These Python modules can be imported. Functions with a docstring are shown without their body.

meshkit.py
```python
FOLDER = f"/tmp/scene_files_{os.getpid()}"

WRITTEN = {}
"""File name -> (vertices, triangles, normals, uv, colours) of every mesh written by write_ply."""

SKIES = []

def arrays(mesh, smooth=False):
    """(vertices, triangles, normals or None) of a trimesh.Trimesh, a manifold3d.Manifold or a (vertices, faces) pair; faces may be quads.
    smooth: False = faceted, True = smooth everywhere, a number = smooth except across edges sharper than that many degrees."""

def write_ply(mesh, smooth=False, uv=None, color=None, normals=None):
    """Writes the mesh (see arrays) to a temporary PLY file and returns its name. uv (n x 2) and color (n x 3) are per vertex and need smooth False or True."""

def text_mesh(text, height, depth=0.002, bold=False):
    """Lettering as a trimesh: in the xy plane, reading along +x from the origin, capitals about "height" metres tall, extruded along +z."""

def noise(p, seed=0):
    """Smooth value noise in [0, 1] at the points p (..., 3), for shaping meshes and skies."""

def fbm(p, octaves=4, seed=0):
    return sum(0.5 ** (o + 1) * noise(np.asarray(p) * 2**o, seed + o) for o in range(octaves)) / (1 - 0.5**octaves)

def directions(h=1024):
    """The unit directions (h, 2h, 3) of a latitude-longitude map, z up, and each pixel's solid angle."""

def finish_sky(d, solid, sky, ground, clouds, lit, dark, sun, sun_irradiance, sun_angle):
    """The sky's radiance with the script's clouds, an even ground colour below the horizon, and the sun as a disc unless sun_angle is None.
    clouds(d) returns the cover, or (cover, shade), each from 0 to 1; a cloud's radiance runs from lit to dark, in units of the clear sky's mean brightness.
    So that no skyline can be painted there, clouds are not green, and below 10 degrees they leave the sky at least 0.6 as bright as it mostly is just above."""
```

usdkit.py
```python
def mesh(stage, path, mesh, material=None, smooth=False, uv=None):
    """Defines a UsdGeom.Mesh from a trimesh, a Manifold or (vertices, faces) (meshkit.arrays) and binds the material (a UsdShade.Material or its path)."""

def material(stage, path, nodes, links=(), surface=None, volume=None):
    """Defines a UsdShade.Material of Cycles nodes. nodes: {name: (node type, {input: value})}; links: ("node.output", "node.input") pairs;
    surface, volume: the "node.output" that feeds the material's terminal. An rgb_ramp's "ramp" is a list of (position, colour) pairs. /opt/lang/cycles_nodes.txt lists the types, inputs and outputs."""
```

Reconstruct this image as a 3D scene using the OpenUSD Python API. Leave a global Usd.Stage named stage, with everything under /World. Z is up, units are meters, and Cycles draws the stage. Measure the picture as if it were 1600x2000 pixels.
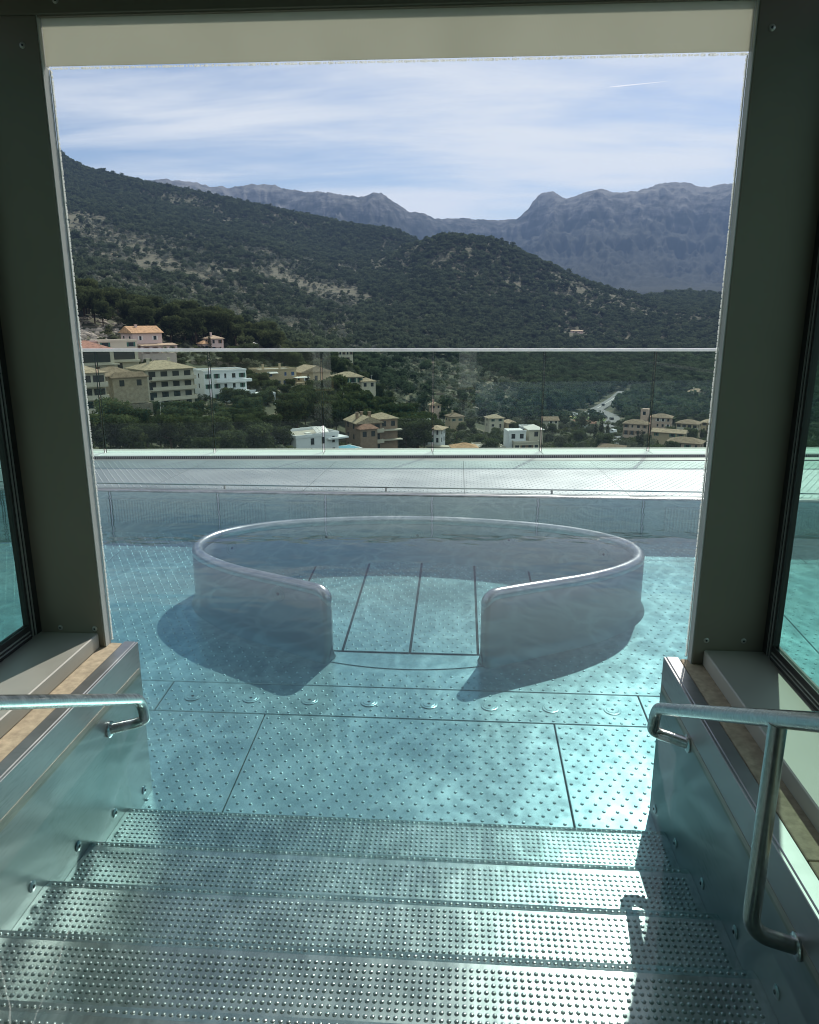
import math, random
import numpy as np, trimesh, usdkit, meshkit
from pxr import Usd, UsdGeom, UsdLux, UsdShade, Gf, Sdf, Vt
from scipy.interpolate import PchipInterpolator, CubicSpline, RegularGridInterpolator
from scipy.spatial import cKDTree
from shapely.geometry import Polygon, box as sbox
from shapely import affinity

random.seed(4); RNG = np.random.default_rng(7)
stage = Usd.Stage.CreateInMemory()
UsdGeom.SetStageUpAxis(stage, UsdGeom.Tokens.z); UsdGeom.SetStageMetersPerUnit(stage, 1.0)
UsdGeom.Xform.Define(stage, '/World'); UsdGeom.Scope.Define(stage, '/World/Looks')

# ------------------------------------------------------------------ camera, sky, sun, exposure
EYE, PITCH, YAW, FPX = 1.5, math.radians(14.7), math.radians(3.8), 1479.0
cam = UsdGeom.Camera.Define(stage, '/World/camera')
cam.CreateHorizontalApertureAttr(36.0); cam.CreateFocalLengthAttr(36.0*FPX/1600)
cam.CreateClippingRangeAttr(Gf.Vec2f(0.05, 100000)); cam.CreateExposureAttr(0.0)
cx = UsdGeom.Xformable(cam)
cx.AddTranslateOp().Set(Gf.Vec3d(0, 0, EYE)); cx.AddRotateXYZOp().Set(Gf.Vec3f(90-14.7, 0, 3.8))

SUN_EL, SUN_AZ = math.radians(47.0), math.radians(20.5)
sun = UsdLux.DistantLight.Define(stage, '/World/sun')
sun.CreateIntensityAttr(1.15); sun.CreateAngleAttr(0.5); sun.CreateNormalizeAttr(True) if hasattr(sun, 'CreateNormalizeAttr') else None
sun.CreateColorAttr(Gf.Vec3f(1.0, 0.95, 0.87))
UsdGeom.Xformable(sun).AddRotateXYZOp().Set(Gf.Vec3f(90-math.degrees(SUN_EL), 0, 180-math.degrees(SUN_AZ)))
SKY_STRENGTH = 0.088
# wisps of high cloud mixed into the sky: noise on the direction projected to a flat cloud deck
sky_nodes = {
    'tc': ('texture_coordinate', {}),
    'sky': ('sky_texture', {'sky_type': 'single_scattering', 'sun_disc': False, 'sun_elevation': SUN_EL, 'sun_rotation': SUN_AZ, 'altitude': 100.0, 'air_density': 1.0, 'aerosol_density': 1.0, 'ozone_density': 1.0}),
    'sep': ('separate_xyz', {}),
    'zc': ('math', {'math_type': 'maximum', 'value2': 0.0}), 'zz': ('math', {'math_type': 'add', 'value2': 0.10}),
    'px': ('math', {'math_type': 'divide'}), 'py': ('math', {'math_type': 'divide'}), 'comb': ('combine_xyz', {}),
    'rot': ('mapping', {'mapping_type': 'point', 'rotation': (0, 0, 0.22), 'scale': (0.42, 1.15, 1.0)}),
    'warp': ('noise_texture', {'scale': 1.1, 'detail': 1.0, 'roughness': 0.55}), 'wadd': ('vector_math', {'vector_math_type': 'add', 'math_type': 'multiply_add', 'vector2': (0.55, 0.55, 0.0)}),
    'n1': ('noise_texture', {'scale': 1.55, 'detail': 5.0, 'roughness': 0.57}),
    'n2': ('noise_texture', {'scale': 0.45, 'detail': 1.0, 'roughness': 0.5}),
    'mx': ('math', {'math_type': 'multiply_add', 'value2': 0.9, 'value3': -0.45}), 'sum': ('math', {'math_type': 'add'}),
    'cov': ('map_range', {'range_type': 'smoothstep', 'from_min': 0.29, 'from_max': 0.66, 'to_min': 0.02, 'to_max': 0.97, 'clamp': True}),
    'cl': ('mix_color', {'blend_type': 'mix', 'b': (9.2, 9.6, 10.0), 'use_clamp': False}),
    'tint': ('mix_color', {'blend_type': 'multiply', 'fac': 1.0, 'b': (.86, .93, 1.04), 'use_clamp': False}),
    'bg': ('background_shader', {'strength': SKY_STRENGTH})}
sky_nodes['wadd'][1].pop('vector_math_type')
sky_links = [('tc.generated', 'sep.vector'), ('sep.z', 'zc.value1'), ('zc.value', 'zz.value1'), ('sep.x', 'px.value1'), ('zz.value', 'px.value2'), ('sep.y', 'py.value1'), ('zz.value', 'py.value2'),
             ('px.value', 'comb.x'), ('py.value', 'comb.y'), ('comb.vector', 'rot.vector'), ('rot.vector', 'warp.vector'), ('warp.color', 'wadd.vector1'), ('rot.vector', 'wadd.vector3'),
             ('wadd.vector', 'n1.vector'), ('comb.vector', 'n2.vector'), ('n2.fac', 'mx.value1'), ('mx.value', 'sum.value2'), ('n1.fac', 'sum.value1'), ('sum.value', 'cov.value'),
             ('cov.result', 'cl.fac'), ('sky.color', 'tint.a'), ('tint.result', 'cl.a'), ('cl.result', 'bg.color')]
sky_mat = usdkit.material(stage, '/World/Looks/sky_material', sky_nodes, sky_links, surface='bg.background')
sky = UsdLux.DomeLight.Define(stage, '/World/sky')
UsdShade.MaterialBindingAPI.Apply(sky.GetPrim()).Bind(sky_mat)
sky.GetPrim().SetCustomDataByKey('kind', 'structure')

# ------------------------------------------------------------------ helpers
USED = {}
def numbered(parent, name):
    k = USED.get((parent, name), 0); USED[(parent, name)] = k + 1
    return name if k == 0 else f'{name}_{k:03d}'
def tagp(p, label=None, cat=None, group=None, kind=None):
    for k, v in (('label', label), ('category', cat), ('group', group), ('kind', kind)):
        if v: p.SetCustomDataByKey(k, v)
    return p
class MB:
    """Collects shapes into one mesh with explicit normals."""
    def __init__(s): s.v, s.f, s.n, s.c = [], [], [], 0
    def add(s, m, smooth=False, T=None):
        v, f, n = meshkit.arrays(m, smooth)
        if n is None:
            v = v[f.ravel()]; f = np.arange(len(v)).reshape(-1, 3)
            fn = np.cross(v[1::3]-v[0::3], v[2::3]-v[0::3]); L = np.linalg.norm(fn, axis=1, keepdims=True)
            n = np.repeat(fn/np.maximum(L, 1e-20), 3, axis=0)
        if T is not None:
            T = np.asarray(T, float); v = v @ T[:3, :3].T + T[:3, 3]; n = n @ np.linalg.inv(T[:3, :3])
            n /= np.maximum(np.linalg.norm(n, axis=1, keepdims=True), 1e-20)
        s.v.append(v); s.f.append(f + s.c); s.n.append(n); s.c += len(v); return s
    def raw(s, v, f, n): s.v.append(np.asarray(v, float)); s.f.append(np.asarray(f) + s.c); s.n.append(np.asarray(n, float)); s.c += len(v); return s
    def box(s, x0, x1, y0, y1, z0, z1, ch=0.0, T=None): return s.add(cbox(x0, x1, y0, y1, z0, z1, ch), False, T)
    def tube(s, pts, r, sides=14, closed_ends=True): return s.add(tube(pts, r, sides, closed_ends), 50)
    def warp(s, fn):
        s.v = [fn(v) for v in s.v]; return s
    def build(s, name, mat, parent='/World', label=None, cat=None, group=None, kind=None):
        parent = str(parent.GetPath()) if hasattr(parent, 'GetPath') else parent
        path = f'{parent}/{numbered(parent, name)}'
        m = UsdGeom.Mesh.Define(stage, path)
        v, f, n = np.vstack(s.v), np.vstack(s.f), np.vstack(s.n)
        m.CreatePointsAttr(Vt.Vec3fArray.FromNumpy(v.astype(np.float32)))
        m.CreateFaceVertexCountsAttr(Vt.IntArray.FromNumpy(np.full(len(f), 3, np.int32)))
        m.CreateFaceVertexIndicesAttr(Vt.IntArray.FromNumpy(f.astype(np.int32).ravel()))
        m.CreateSubdivisionSchemeAttr('none')
        m.CreateNormalsAttr(Vt.Vec3fArray.FromNumpy(n.astype(np.float32))); m.SetNormalsInterpolation('vertex')
        UsdShade.MaterialBindingAPI.Apply(m.GetPrim()).Bind(M[mat])
        return tagp(m.GetPrim(), label, cat, group, kind)
def cbox(x0, x1, y0, y1, z0, z1, ch=0.0):
    x0, x1 = min(x0, x1), max(x0, x1); y0, y1 = min(y0, y1), max(y0, y1); z0, z1 = min(z0, z1), max(z0, z1)
    if ch <= 0:
        m = trimesh.creation.box((x1-x0, y1-y0, z1-z0)); m.apply_translation(((x0+x1)/2, (y0+y1)/2, (z0+z1)/2)); return m
    ch = min(ch, (x1-x0)*.45, (y1-y0)*.45, (z1-z0)*.45)
    P = []
    for sx in (0, 1):
        for sy in (0, 1):
            for sz in (0, 1):
                X, Y, Z = (x0, x1)[sx], (y0, y1)[sy], (z0, z1)[sz]
                dx, dy, dz = ch*(1-2*sx), ch*(1-2*sy), ch*(1-2*sz)
                P += [(X+dx, Y+dy, Z), (X+dx, Y, Z+dz), (X, Y+dy, Z+dz)]
    return trimesh.convex.convex_hull(np.array(P))
def tube(pts, r, sides=14, caps=True):
    p = np.asarray(pts, float); rr = np.broadcast_to(np.asarray(r, float), (len(p),))
    t = np.gradient(p, axis=0); t /= np.linalg.norm(t, axis=1, keepdims=True)
    a = np.cross(t[0], (0, 0, 1.0) if abs(t[0, 2]) < .9 else (1.0, 0, 0)); a /= np.linalg.norm(a); V = []
    for i in range(len(p)):
        a = a - t[i]*np.dot(a, t[i]); a /= np.linalg.norm(a); b = np.cross(t[i], a)
        th = np.linspace(0, 2*np.pi, sides, endpoint=False)
        V.append(p[i] + rr[i]*(np.cos(th)[:, None]*a + np.sin(th)[:, None]*b))
    V = np.vstack(V); F = []
    for i in range(len(p)-1):
        for j in range(sides):
            q = (i*sides+j, i*sides+(j+1) % sides, (i+1)*sides+(j+1) % sides, (i+1)*sides+j); F += [(q[0], q[1], q[2]), (q[0], q[2], q[3])]
    if caps:
        c0 = len(V); V = np.vstack([V, p[:1], p[-1:]]); e = (len(p)-1)*sides
        F += [(c0, (j+1) % sides, j) for j in range(sides)] + [(c0+1, e+j, e+(j+1) % sides) for j in range(sides)]
    return trimesh.Trimesh(V, np.array(F), process=False)
def bend(pts, r, n=8):
    """Rounds the corners of a polyline."""
    p = [np.asarray(q, float) for q in pts]; out = [p[0]]
    for i in range(1, len(p)-1):
        a, b = p[i-1]-p[i], p[i+1]-p[i]; la, lb = np.linalg.norm(a), np.linalg.norm(b); d = min(r, .48*la, .48*lb)
        A, B = p[i]+a/la*d, p[i]+b/lb*d
        for t in np.linspace(0, 1, n): out.append((1-t)**2*A + 2*t*(1-t)*p[i] + t*t*B)
    return np.array(out + [p[-1]])
def disc(r, h, n=20, bev=.25):
    """A flat button along +z, bevelled."""
    prof = np.array([(0, h), (r*(1-bev), h), (r, h*.4), (r, -h)]); return trimesh.creation.revolve(prof, sections=n)
def TR(loc=(0, 0, 0), rz=0, scale=1):
    T = np.eye(4); c, s = math.cos(rz), math.sin(rz); T[:3, :3] = np.array([[c, -s, 0], [s, c, 0], [0, 0, 1]])*np.asarray(scale); T[:3, 3] = loc; return T
def AX(loc, axis):
    """Frame whose z points along axis."""
    z = np.asarray(axis, float); z /= np.linalg.norm(z); x = np.cross((0, 0, 1.0) if abs(z[2]) < .9 else (1.0, 0, 0), z); x /= np.linalg.norm(x)
    T = np.eye(4); T[:3, 0], T[:3, 1], T[:3, 2], T[:3, 3] = x, np.cross(z, x), z, loc; return T
def thing(name, label, cat, loc=(0, 0, 0), rz=0.0, group=None, kind=None):
    path = '/World/' + numbered('/World', name)
    x = UsdGeom.Xform.Define(stage, path); x.AddTranslateOp().Set(Gf.Vec3d(*map(float, loc)))
    if rz: x.AddRotateZOp().Set(math.degrees(rz))
    return tagp(x.GetPrim(), label, cat, group, kind)
def setting(name):
    return tagp(UsdGeom.Xform.Define(stage, '/World/' + numbered('/World', name)).GetPrim(), kind='structure')
def copy_of(src, name, label, cat, loc, rz=0, sc=1.0, group=None):
    path = '/World/' + numbered('/World', name)
    x = UsdGeom.Xform.Define(stage, path); x.AddTranslateOp().Set(Gf.Vec3d(*map(float, loc))); x.AddRotateZOp().Set(math.degrees(rz))
    x.AddScaleOp().Set(Gf.Vec3f(*map(float, np.broadcast_to(sc, 3))))
    x.GetPrim().GetReferences().AddInternalReference(src); x.GetPrim().SetInstanceable(True)
    return tagp(x.GetPrim(), label, cat, group)
def ray(px, py):
    """Direction, in the place, of the line of sight at a point of the photograph (1600 x 2000)."""
    x, y = (px-800)/FPX, (py-1000)/FPX
    d, f = math.sin(PITCH)+y*math.cos(PITCH), math.cos(PITCH)-y*math.sin(PITCH)
    c, s = math.cos(YAW), math.sin(YAW)
    return np.array([x*c-f*s, x*s+f*c, -d])
def far(px, py, r):
    v = ray(px, py); return np.array([0, 0, EYE]) + v*(r/math.hypot(v[0], v[1]))

# ------------------------------------------------------------------ materials
M = {}
def mat(name, nodes, links=(), surface='p.BSDF', volume=None):
    M[name] = usdkit.material(stage, '/World/Looks/' + name, nodes, links, surface=surface, volume=volume)
def simple(name, col, rough=.6, metal=0.0, var=.12, scale=6.0, bump=0.0, spec=.5, detail=5.0, dist=.01):
    c = np.array(col)
    nodes = {'tc': ('texture_coordinate', {}), 'n': ('noise_texture', {'scale': scale, 'detail': detail, 'roughness': .6}),
             'r': ('rgb_ramp', {'ramp': [(.28, tuple(c*(1-var))), (.72, tuple(np.minimum(c*(1+var), .95)))]}),
             'rr': ('map_range', {'from_min': .25, 'from_max': .75, 'to_min': max(rough-.08, .02), 'to_max': min(rough+.08, 1)}),
             'p': ('principled_bsdf', {'metallic': metal, 'specular_ior_level': spec})}
    links = [('tc.object', 'n.vector'), ('n.fac', 'r.fac'), ('n.fac', 'rr.value'), ('r.color', 'p.base_color'), ('rr.result', 'p.roughness')]
    if bump:
        nodes['b'] = ('bump', {'strength': bump, 'distance': dist}); links += [('n.fac', 'b.height'), ('b.normal', 'p.normal')]
    mat(name, nodes, links)
def steel(name, col, rough, metal=1.0, stretch=(1, 14, 1), var=.1, bump=.05):
    """Brushed stainless sheet: streaks, blotches of limescale, uneven gloss."""
    c = np.array(col)
    mat(name, {'g': ('geometry', {}), 'mp': ('mapping', {'mapping_type': 'point', 'scale': stretch}),
               'n': ('noise_texture', {'scale': 9.0, 'detail': 3.0, 'roughness': .65}), 'n2': ('noise_texture', {'scale': 1.7, 'detail': 4.0, 'roughness': .62}),
               'm': ('math', {'math_type': 'multiply_add', 'value2': .4}), 'm2': ('math', {'math_type': 'multiply', 'value2': .6}),
               'r': ('rgb_ramp', {'ramp': [(.3, tuple(c*(1-var))), (.7, tuple(c*(1+var)))]}),
               'rr': ('map_range', {'from_min': .3, 'from_max': .7, 'to_min': rough-.09, 'to_max': rough+.09}),
               'p': ('principled_bsdf', {'metallic': metal})},
        [('g.position', 'mp.vector'), ('mp.vector', 'n.vector'), ('g.position', 'n2.vector'), ('n2.fac', 'm2.value1'), ('n.fac', 'm.value1'), ('m2.value', 'm.value3'),
         ('m.value', 'r.fac'), ('m.value', 'rr.value'), ('r.color', 'p.base_color'), ('rr.result', 'p.roughness')])
steel('rail_steel', (.50, .52, .50), .24, stretch=(1, 3, 1))
steel('sheet_steel', (.275, .285, .28), .38, metal=.85, stretch=(1, 2, 14))
steel('tread_steel', (.41, .405, .375), .27, metal=.8, stretch=(3, 1, 1), bump=.05)
steel('floor_steel', (.50, .515, .505), .29, metal=.5, stretch=(2, 2, 1), bump=.10)
steel('deck_steel', (.285, .33, .335), .45, metal=.8, stretch=(1, 6, 1), bump=.2)
steel('ring_steel', (.33, .335, .33), .45, metal=.7, stretch=(1, 1, 2), var=.02, bump=.0)
steel('waterline_steel', (.30, .28, .24), .5, stretch=(1, 2, 14), var=.25)
steel('rim_steel', (.43, .44, .44), .30, metal=.85, stretch=(1, 1, 6), var=.03)
simple('post_metal', (.178, .162, .124), .45, .3, .10, 1.6)
simple('jamb_metal', (.40, .41, .38), .75, 0, .05, 3.0, spec=.15)
simple('sill_metal', (.33, .325, .285), .45, .25, .06, 4.0)
simple('screw_metal', (.42, .42, .38), .35, .8, .1, 20)
simple('gasket', (.012, .013, .012), .5)
simple('groove', (.010, .012, .013), .8)
simple('glazing_bar', (.38, .40, .38), .35, .6, .05)
simple('limestone', (.40, .33, .23), .8, 0, .28, 38.0, .35, .3, 8.0, .004)
simple('outer_metal', (.56, .57, .54), .6)
simple('coping', (.56, .635, .59), .55, 0, .05, 3.0)
simple('top_rail', (.80, .78, .74), .34, .55, .06, 4.0)
simple('concrete', (.33, .33, .31), .8, 0, .12, 2.0, .2)
simple('dark_room', (.10, .10, .095), .7)
simple('ceiling_paint', (.16, .165, .15), .8)
simple('white_render', (.62, .62, .58), .75)
simple('seal_white', (.78, .80, .76), .8, 0, .1, 60.0, spec=.1)
simple('slot_dark', (.02, .025, .028), .6)
mat('blind_fabric', {'tc': ('texture_coordinate', {}), 'n': ('noise_texture', {'scale': 2.5, 'detail': 3.0}), 'w': ('wave_texture', {'scale': 160.0, 'bands_direction': 'x'}),
                     'r': ('rgb_ramp', {'ramp': [(.3, (.68, .68, .60)), (.7, (.73, .73, .65))]}), 'b': ('bump', {'strength': .15, 'distance': .001}),
                     'd': ('diffuse_bsdf', {}), 't': ('translucent_bsdf', {}), 'x': ('mix_closure', {'fac': .62})},
    [('tc.object', 'n.vector'), ('tc.object', 'w.vector'), ('n.fac', 'r.fac'), ('r.color', 'd.color'), ('r.color', 't.color'), ('w.fac', 'b.height'), ('b.normal', 'd.normal'), ('d.BSDF', 'x.closure1'), ('t.BSDF', 'x.closure2')], surface='x.closure')
MIRROR = {'lw': ('layer_weight', {'blend': .5}), 'pw': ('math', {'math_type': 'power', 'value2': 5.0}), 'f': ('math', {'math_type': 'multiply_add'})}
ML = [('lw.facing', 'pw.value1'), ('pw.value', 'f.value1')]
def mirror(r0): return {**MIRROR, 'f': ('math', {'math_type': 'multiply_add', 'value2': 1-r0, 'value3': r0})}
def pane(name, col, r0=.03, rough=0.0):
    mat(name, {**mirror(r0), 't': ('transparent_bsdf', {'color': col}), 'g': ('glossy_bsdf', {'color': (1, 1, 1), 'roughness': rough}), 'x': ('mix_closure', {})},
        ML + [('f.value', 'x.fac'), ('t.BSDF', 'x.closure1'), ('g.BSDF', 'x.closure2')], surface='x.closure')
pane('rail_glass', (.84, .915, .875)); pane('side_glass', (.70, .86, .80))
mat('glass_edge', {'p': ('principled_bsdf', {'base_color': (.02, .035, .03), 'roughness': .15})})
# pool water: clear sheet that mirrors by fresnel, caustic light streaks painted into its transmission colour, with water's own absorption below it
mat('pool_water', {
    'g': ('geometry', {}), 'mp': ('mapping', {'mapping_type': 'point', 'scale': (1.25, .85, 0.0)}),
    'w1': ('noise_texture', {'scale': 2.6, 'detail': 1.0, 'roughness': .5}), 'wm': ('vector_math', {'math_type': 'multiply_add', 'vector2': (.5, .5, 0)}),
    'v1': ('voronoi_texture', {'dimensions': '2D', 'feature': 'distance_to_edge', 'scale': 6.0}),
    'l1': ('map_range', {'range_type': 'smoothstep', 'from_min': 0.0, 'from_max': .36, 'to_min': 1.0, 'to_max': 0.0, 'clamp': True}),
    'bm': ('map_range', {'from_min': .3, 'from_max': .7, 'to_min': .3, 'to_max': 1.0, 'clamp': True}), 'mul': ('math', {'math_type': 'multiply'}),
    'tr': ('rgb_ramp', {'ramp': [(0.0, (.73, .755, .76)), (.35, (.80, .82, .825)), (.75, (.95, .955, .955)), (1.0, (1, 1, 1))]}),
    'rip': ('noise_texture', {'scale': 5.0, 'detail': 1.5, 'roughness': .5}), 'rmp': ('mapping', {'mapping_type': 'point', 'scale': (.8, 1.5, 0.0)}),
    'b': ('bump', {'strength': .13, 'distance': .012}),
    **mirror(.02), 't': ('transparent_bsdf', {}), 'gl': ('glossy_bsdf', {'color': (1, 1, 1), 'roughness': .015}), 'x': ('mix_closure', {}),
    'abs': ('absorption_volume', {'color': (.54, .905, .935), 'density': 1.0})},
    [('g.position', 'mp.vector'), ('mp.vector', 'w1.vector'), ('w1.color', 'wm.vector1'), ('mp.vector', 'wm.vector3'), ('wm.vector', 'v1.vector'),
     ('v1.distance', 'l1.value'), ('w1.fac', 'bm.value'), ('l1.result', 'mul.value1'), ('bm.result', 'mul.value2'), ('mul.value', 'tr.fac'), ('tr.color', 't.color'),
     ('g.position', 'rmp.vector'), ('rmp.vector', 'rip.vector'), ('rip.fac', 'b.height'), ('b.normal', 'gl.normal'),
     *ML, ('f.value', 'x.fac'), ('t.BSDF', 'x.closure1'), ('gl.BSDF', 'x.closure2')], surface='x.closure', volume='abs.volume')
# ------------------------------------------------------------------ the pool: floor, walls, water
zf = lambda y: -.585 + (np.asarray(y)-2.9)*.06
mat('seal_bead', {'d': ('diffuse_bsdf', {'color': (.80, .82, .78)}), 't': ('translucent_bsdf', {'color': (.85, .86, .82)}), 'x': ('mix_closure', {'fac': .7}), 'tr': ('transparent_bsdf', {}), 'y': ('mix_closure', {'fac': .4})}, [('d.BSDF', 'x.closure1'), ('t.BSDF', 'x.closure2'), ('x.closure', 'y.closure1'), ('tr.BSDF', 'y.closure2')], surface='y.closure')

def domes(mb, P, r, h, sides=8):
    """Low round dimples pressed up out of a sheet at the points P (n x 3)."""
    P = np.asarray(P, float)
    if not len(P): return
    th = np.arange(sides)*2*np.pi/sides; c, s = np.cos(th), np.sin(th)
    rings = [(r, -.0004, .35), (r*.82, h*.60, .66), (r*.56, h*.93, .955)]
    V = [np.stack([c*a, s*a, np.full(sides, z)], 1) for a, z, _ in rings] + [np.array([[0, 0, h]])]
    N = [np.stack([c*math.sqrt(1-q*q), s*math.sqrt(1-q*q), np.full(sides, q)], 1) for _, _, q in rings] + [np.array([[0, 0, 1.0]])]
    V, N = np.vstack(V), np.vstack(N); F = []
    for k in range(2):
        for j in range(sides):
            a, b, c2, d = k*sides+j, k*sides+(j+1) % sides, (k+1)*sides+(j+1) % sides, (k+1)*sides+j; F += [(a, b, c2), (a, c2, d)]
    F += [(2*sides+j, 2*sides+(j+1) % sides, 3*sides) for j in range(sides)]
    F, m = np.array(F), len(V)
    mb.raw((P[:, None]+V[None]).reshape(-1, 3), (F[None]+(np.arange(len(P))*m)[:, None, None]).reshape(-1, 3), np.tile(N, (len(P), 1)))

def stagger(x0, x1, y0, y1, dx, dy, off=True):
    out = []
    for j, y in enumerate(np.arange(y0+dy*.5, y1-dy*.3, dy)):
        xs = np.arange(x0+dx*(.4+(.5 if off and j % 2 else 0)), x1-dx*.25, dx); out.append(np.stack([xs, np.full(len(xs), y)], 1))
    return np.vstack(out) if out else np.zeros((0, 2))

RX, HALF = -.295, [(.46, 4.09), (.60, 4.17), (.86, 4.305), (1.10, 4.43), (1.32, 4.59), (1.465, 4.745), (1.54, 4.90), (1.555, 5.05), (1.515, 5.22), (1.41, 5.365), (1.16, 5.55), (.73, 5.70), (.30, 5.775), (0, 5.79)]
ctrl = np.array([(RX-a, b) for a, b in HALF] + [(RX+a, b) for a, b in HALF[-2::-1]])
tt = np.concatenate([[0], np.cumsum(np.linalg.norm(np.diff(ctrl, axis=0), axis=1))])
cs = CubicSpline(tt, ctrl); fine = cs(np.linspace(0, tt[-1], 600))
ring_in = Polygon(fine).buffer(-.06)

floor = setting('pool_floor')
flat = MB().box(-8, 8, .2, 6.3, -.03, 0)
flat.v = [np.c_[v[:, :2], v[:, 2]+zf(v[:, 1])-.034] for v in flat.v]; flat.build('groove_bed', 'groove', floor)
rows = [(1.9, 3.54, [-5.53, -4.02, -2.51, -1.0, .512, 2.02, 3.53, 5.04], .058, .044), (3.54, 3.836, [-6.8, -4.2, -1.6, 1.0, 3.6, 6.2], .058, .044),
        (3.836, 5.86, [-7.0, -4.9, -2.8, 2.2, 4.3, 6.4], .064, .055), (5.86, 6.29, [-6.25, -4.0, -1.75, .5, 2.75, 5.0], .064, .055)]
JETS = [(-1.439+.3248*k, 3.683) for k in range(8)]
for y0, y1, xs, dx, dy in rows:
    for x0, x1 in zip(xs[:-1], xs[1:]):
        mb = MB().box(x0+.0028, x1-.0028, y0+.0034, y1-.0034, -.03, 0, .003)
        if x1 > -4.6 and x0 < 3.8:
            q = stagger(x0, x1, max(y0, 2.25), y1, dx, dy)
            q = q[[not ring_in.buffer(.16).contains_properly(__import__('shapely').Point(p)) and (abs(p[0]+.25) < 1.14 or p[1] > 2.9 or p[0] < -1.85 or p[0] > 1.3) and all(math.hypot(p[0]-a, p[1]-b) > .055 for a, b in JETS) for p in q]]
            domes(mb, np.c_[q, np.zeros(len(q))], .0085, .0052)
        mb.v = [np.c_[v[:, :2], v[:, 2]+zf(v[:, 1])] for v in mb.v]
        mb.build('steel_panel', 'floor_steel', floor)
for x, y in JETS:
    mb = MB().add(disc(.046, .0015, 26, .08), False, TR((x, y, zf(y)+.001))).add(disc(.033, .0015, 22, .08), False, TR((x, y, zf(y)+.003)))
    j = mb.build('air_jet', 'floor_steel', floor)
    MB().add(disc(.008, .0012, 10), False, TR((x, y, zf(y)+.0050))).build('nozzle', 'slot_dark', j)
# floor inside the ring: strips of sheet lying in the round
rf = thing('ring_floor', 'dimpled steel floor strips inside the curved seat ring', 'floor plates')
bed = ring_in.intersection(sbox(-2, 4.235, 2, 5.8)); mb = MB().add(trimesh.creation.extrude_polygon(bed, .003, engine='earcut')); mb.v = [np.c_[v[:, :2], v[:, 2]+zf(v[:, 1])+.0008] for v in mb.v]; mb.build('joint_bed', 'groove', rf)
for a, b in zip([-2.0, -1.105, -.692, -.279, .134, .547], [-1.105, -.692, -.279, .134, .547, 1.4]):
    g = ring_in.intersection(sbox(a+.008, 4.235, b-.008, 5.8))
    if g.is_empty: continue
    mb = MB()
    for gg in getattr(g, 'geoms', [g]): mb.add(trimesh.creation.extrude_polygon(gg, .005, engine='earcut'))
    q = stagger(a, b, 4.235, 5.8, .059, .052); q = q[[g.buffer(-.012).contains(__import__('shapely').Point(p)) for p in q]]
    domes(mb, np.c_[q, np.full(len(q), .005)], .0085, .005)
    mb.v = [np.c_[v[:, :2], v[:, 2]+zf(v[:, 1])+.004] for v in mb.v]; mb.build('floor_strip', 'floor_steel', rf)
mb = MB(); xs = np.linspace(RX-.475, RX+.475, 25); bow = .07*(1-((xs-RX)/.475)**2)
poly = Polygon(list(zip(xs, 4.225-.018*(1-((xs-RX)/.475)**2))) + list(zip(xs[::-1], 4.11-bow[::-1]))); mb.add(trimesh.creation.extrude_polygon(poly, .0035, engine='earcut'), 30)
mb.v = [np.c_[v[:, :2], v[:, 2]+zf(v[:, 1])+.0015] for v in mb.v]; mb.build('threshold', 'floor_steel', rf, 'smooth flat threshold plate across the ring opening')

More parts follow.
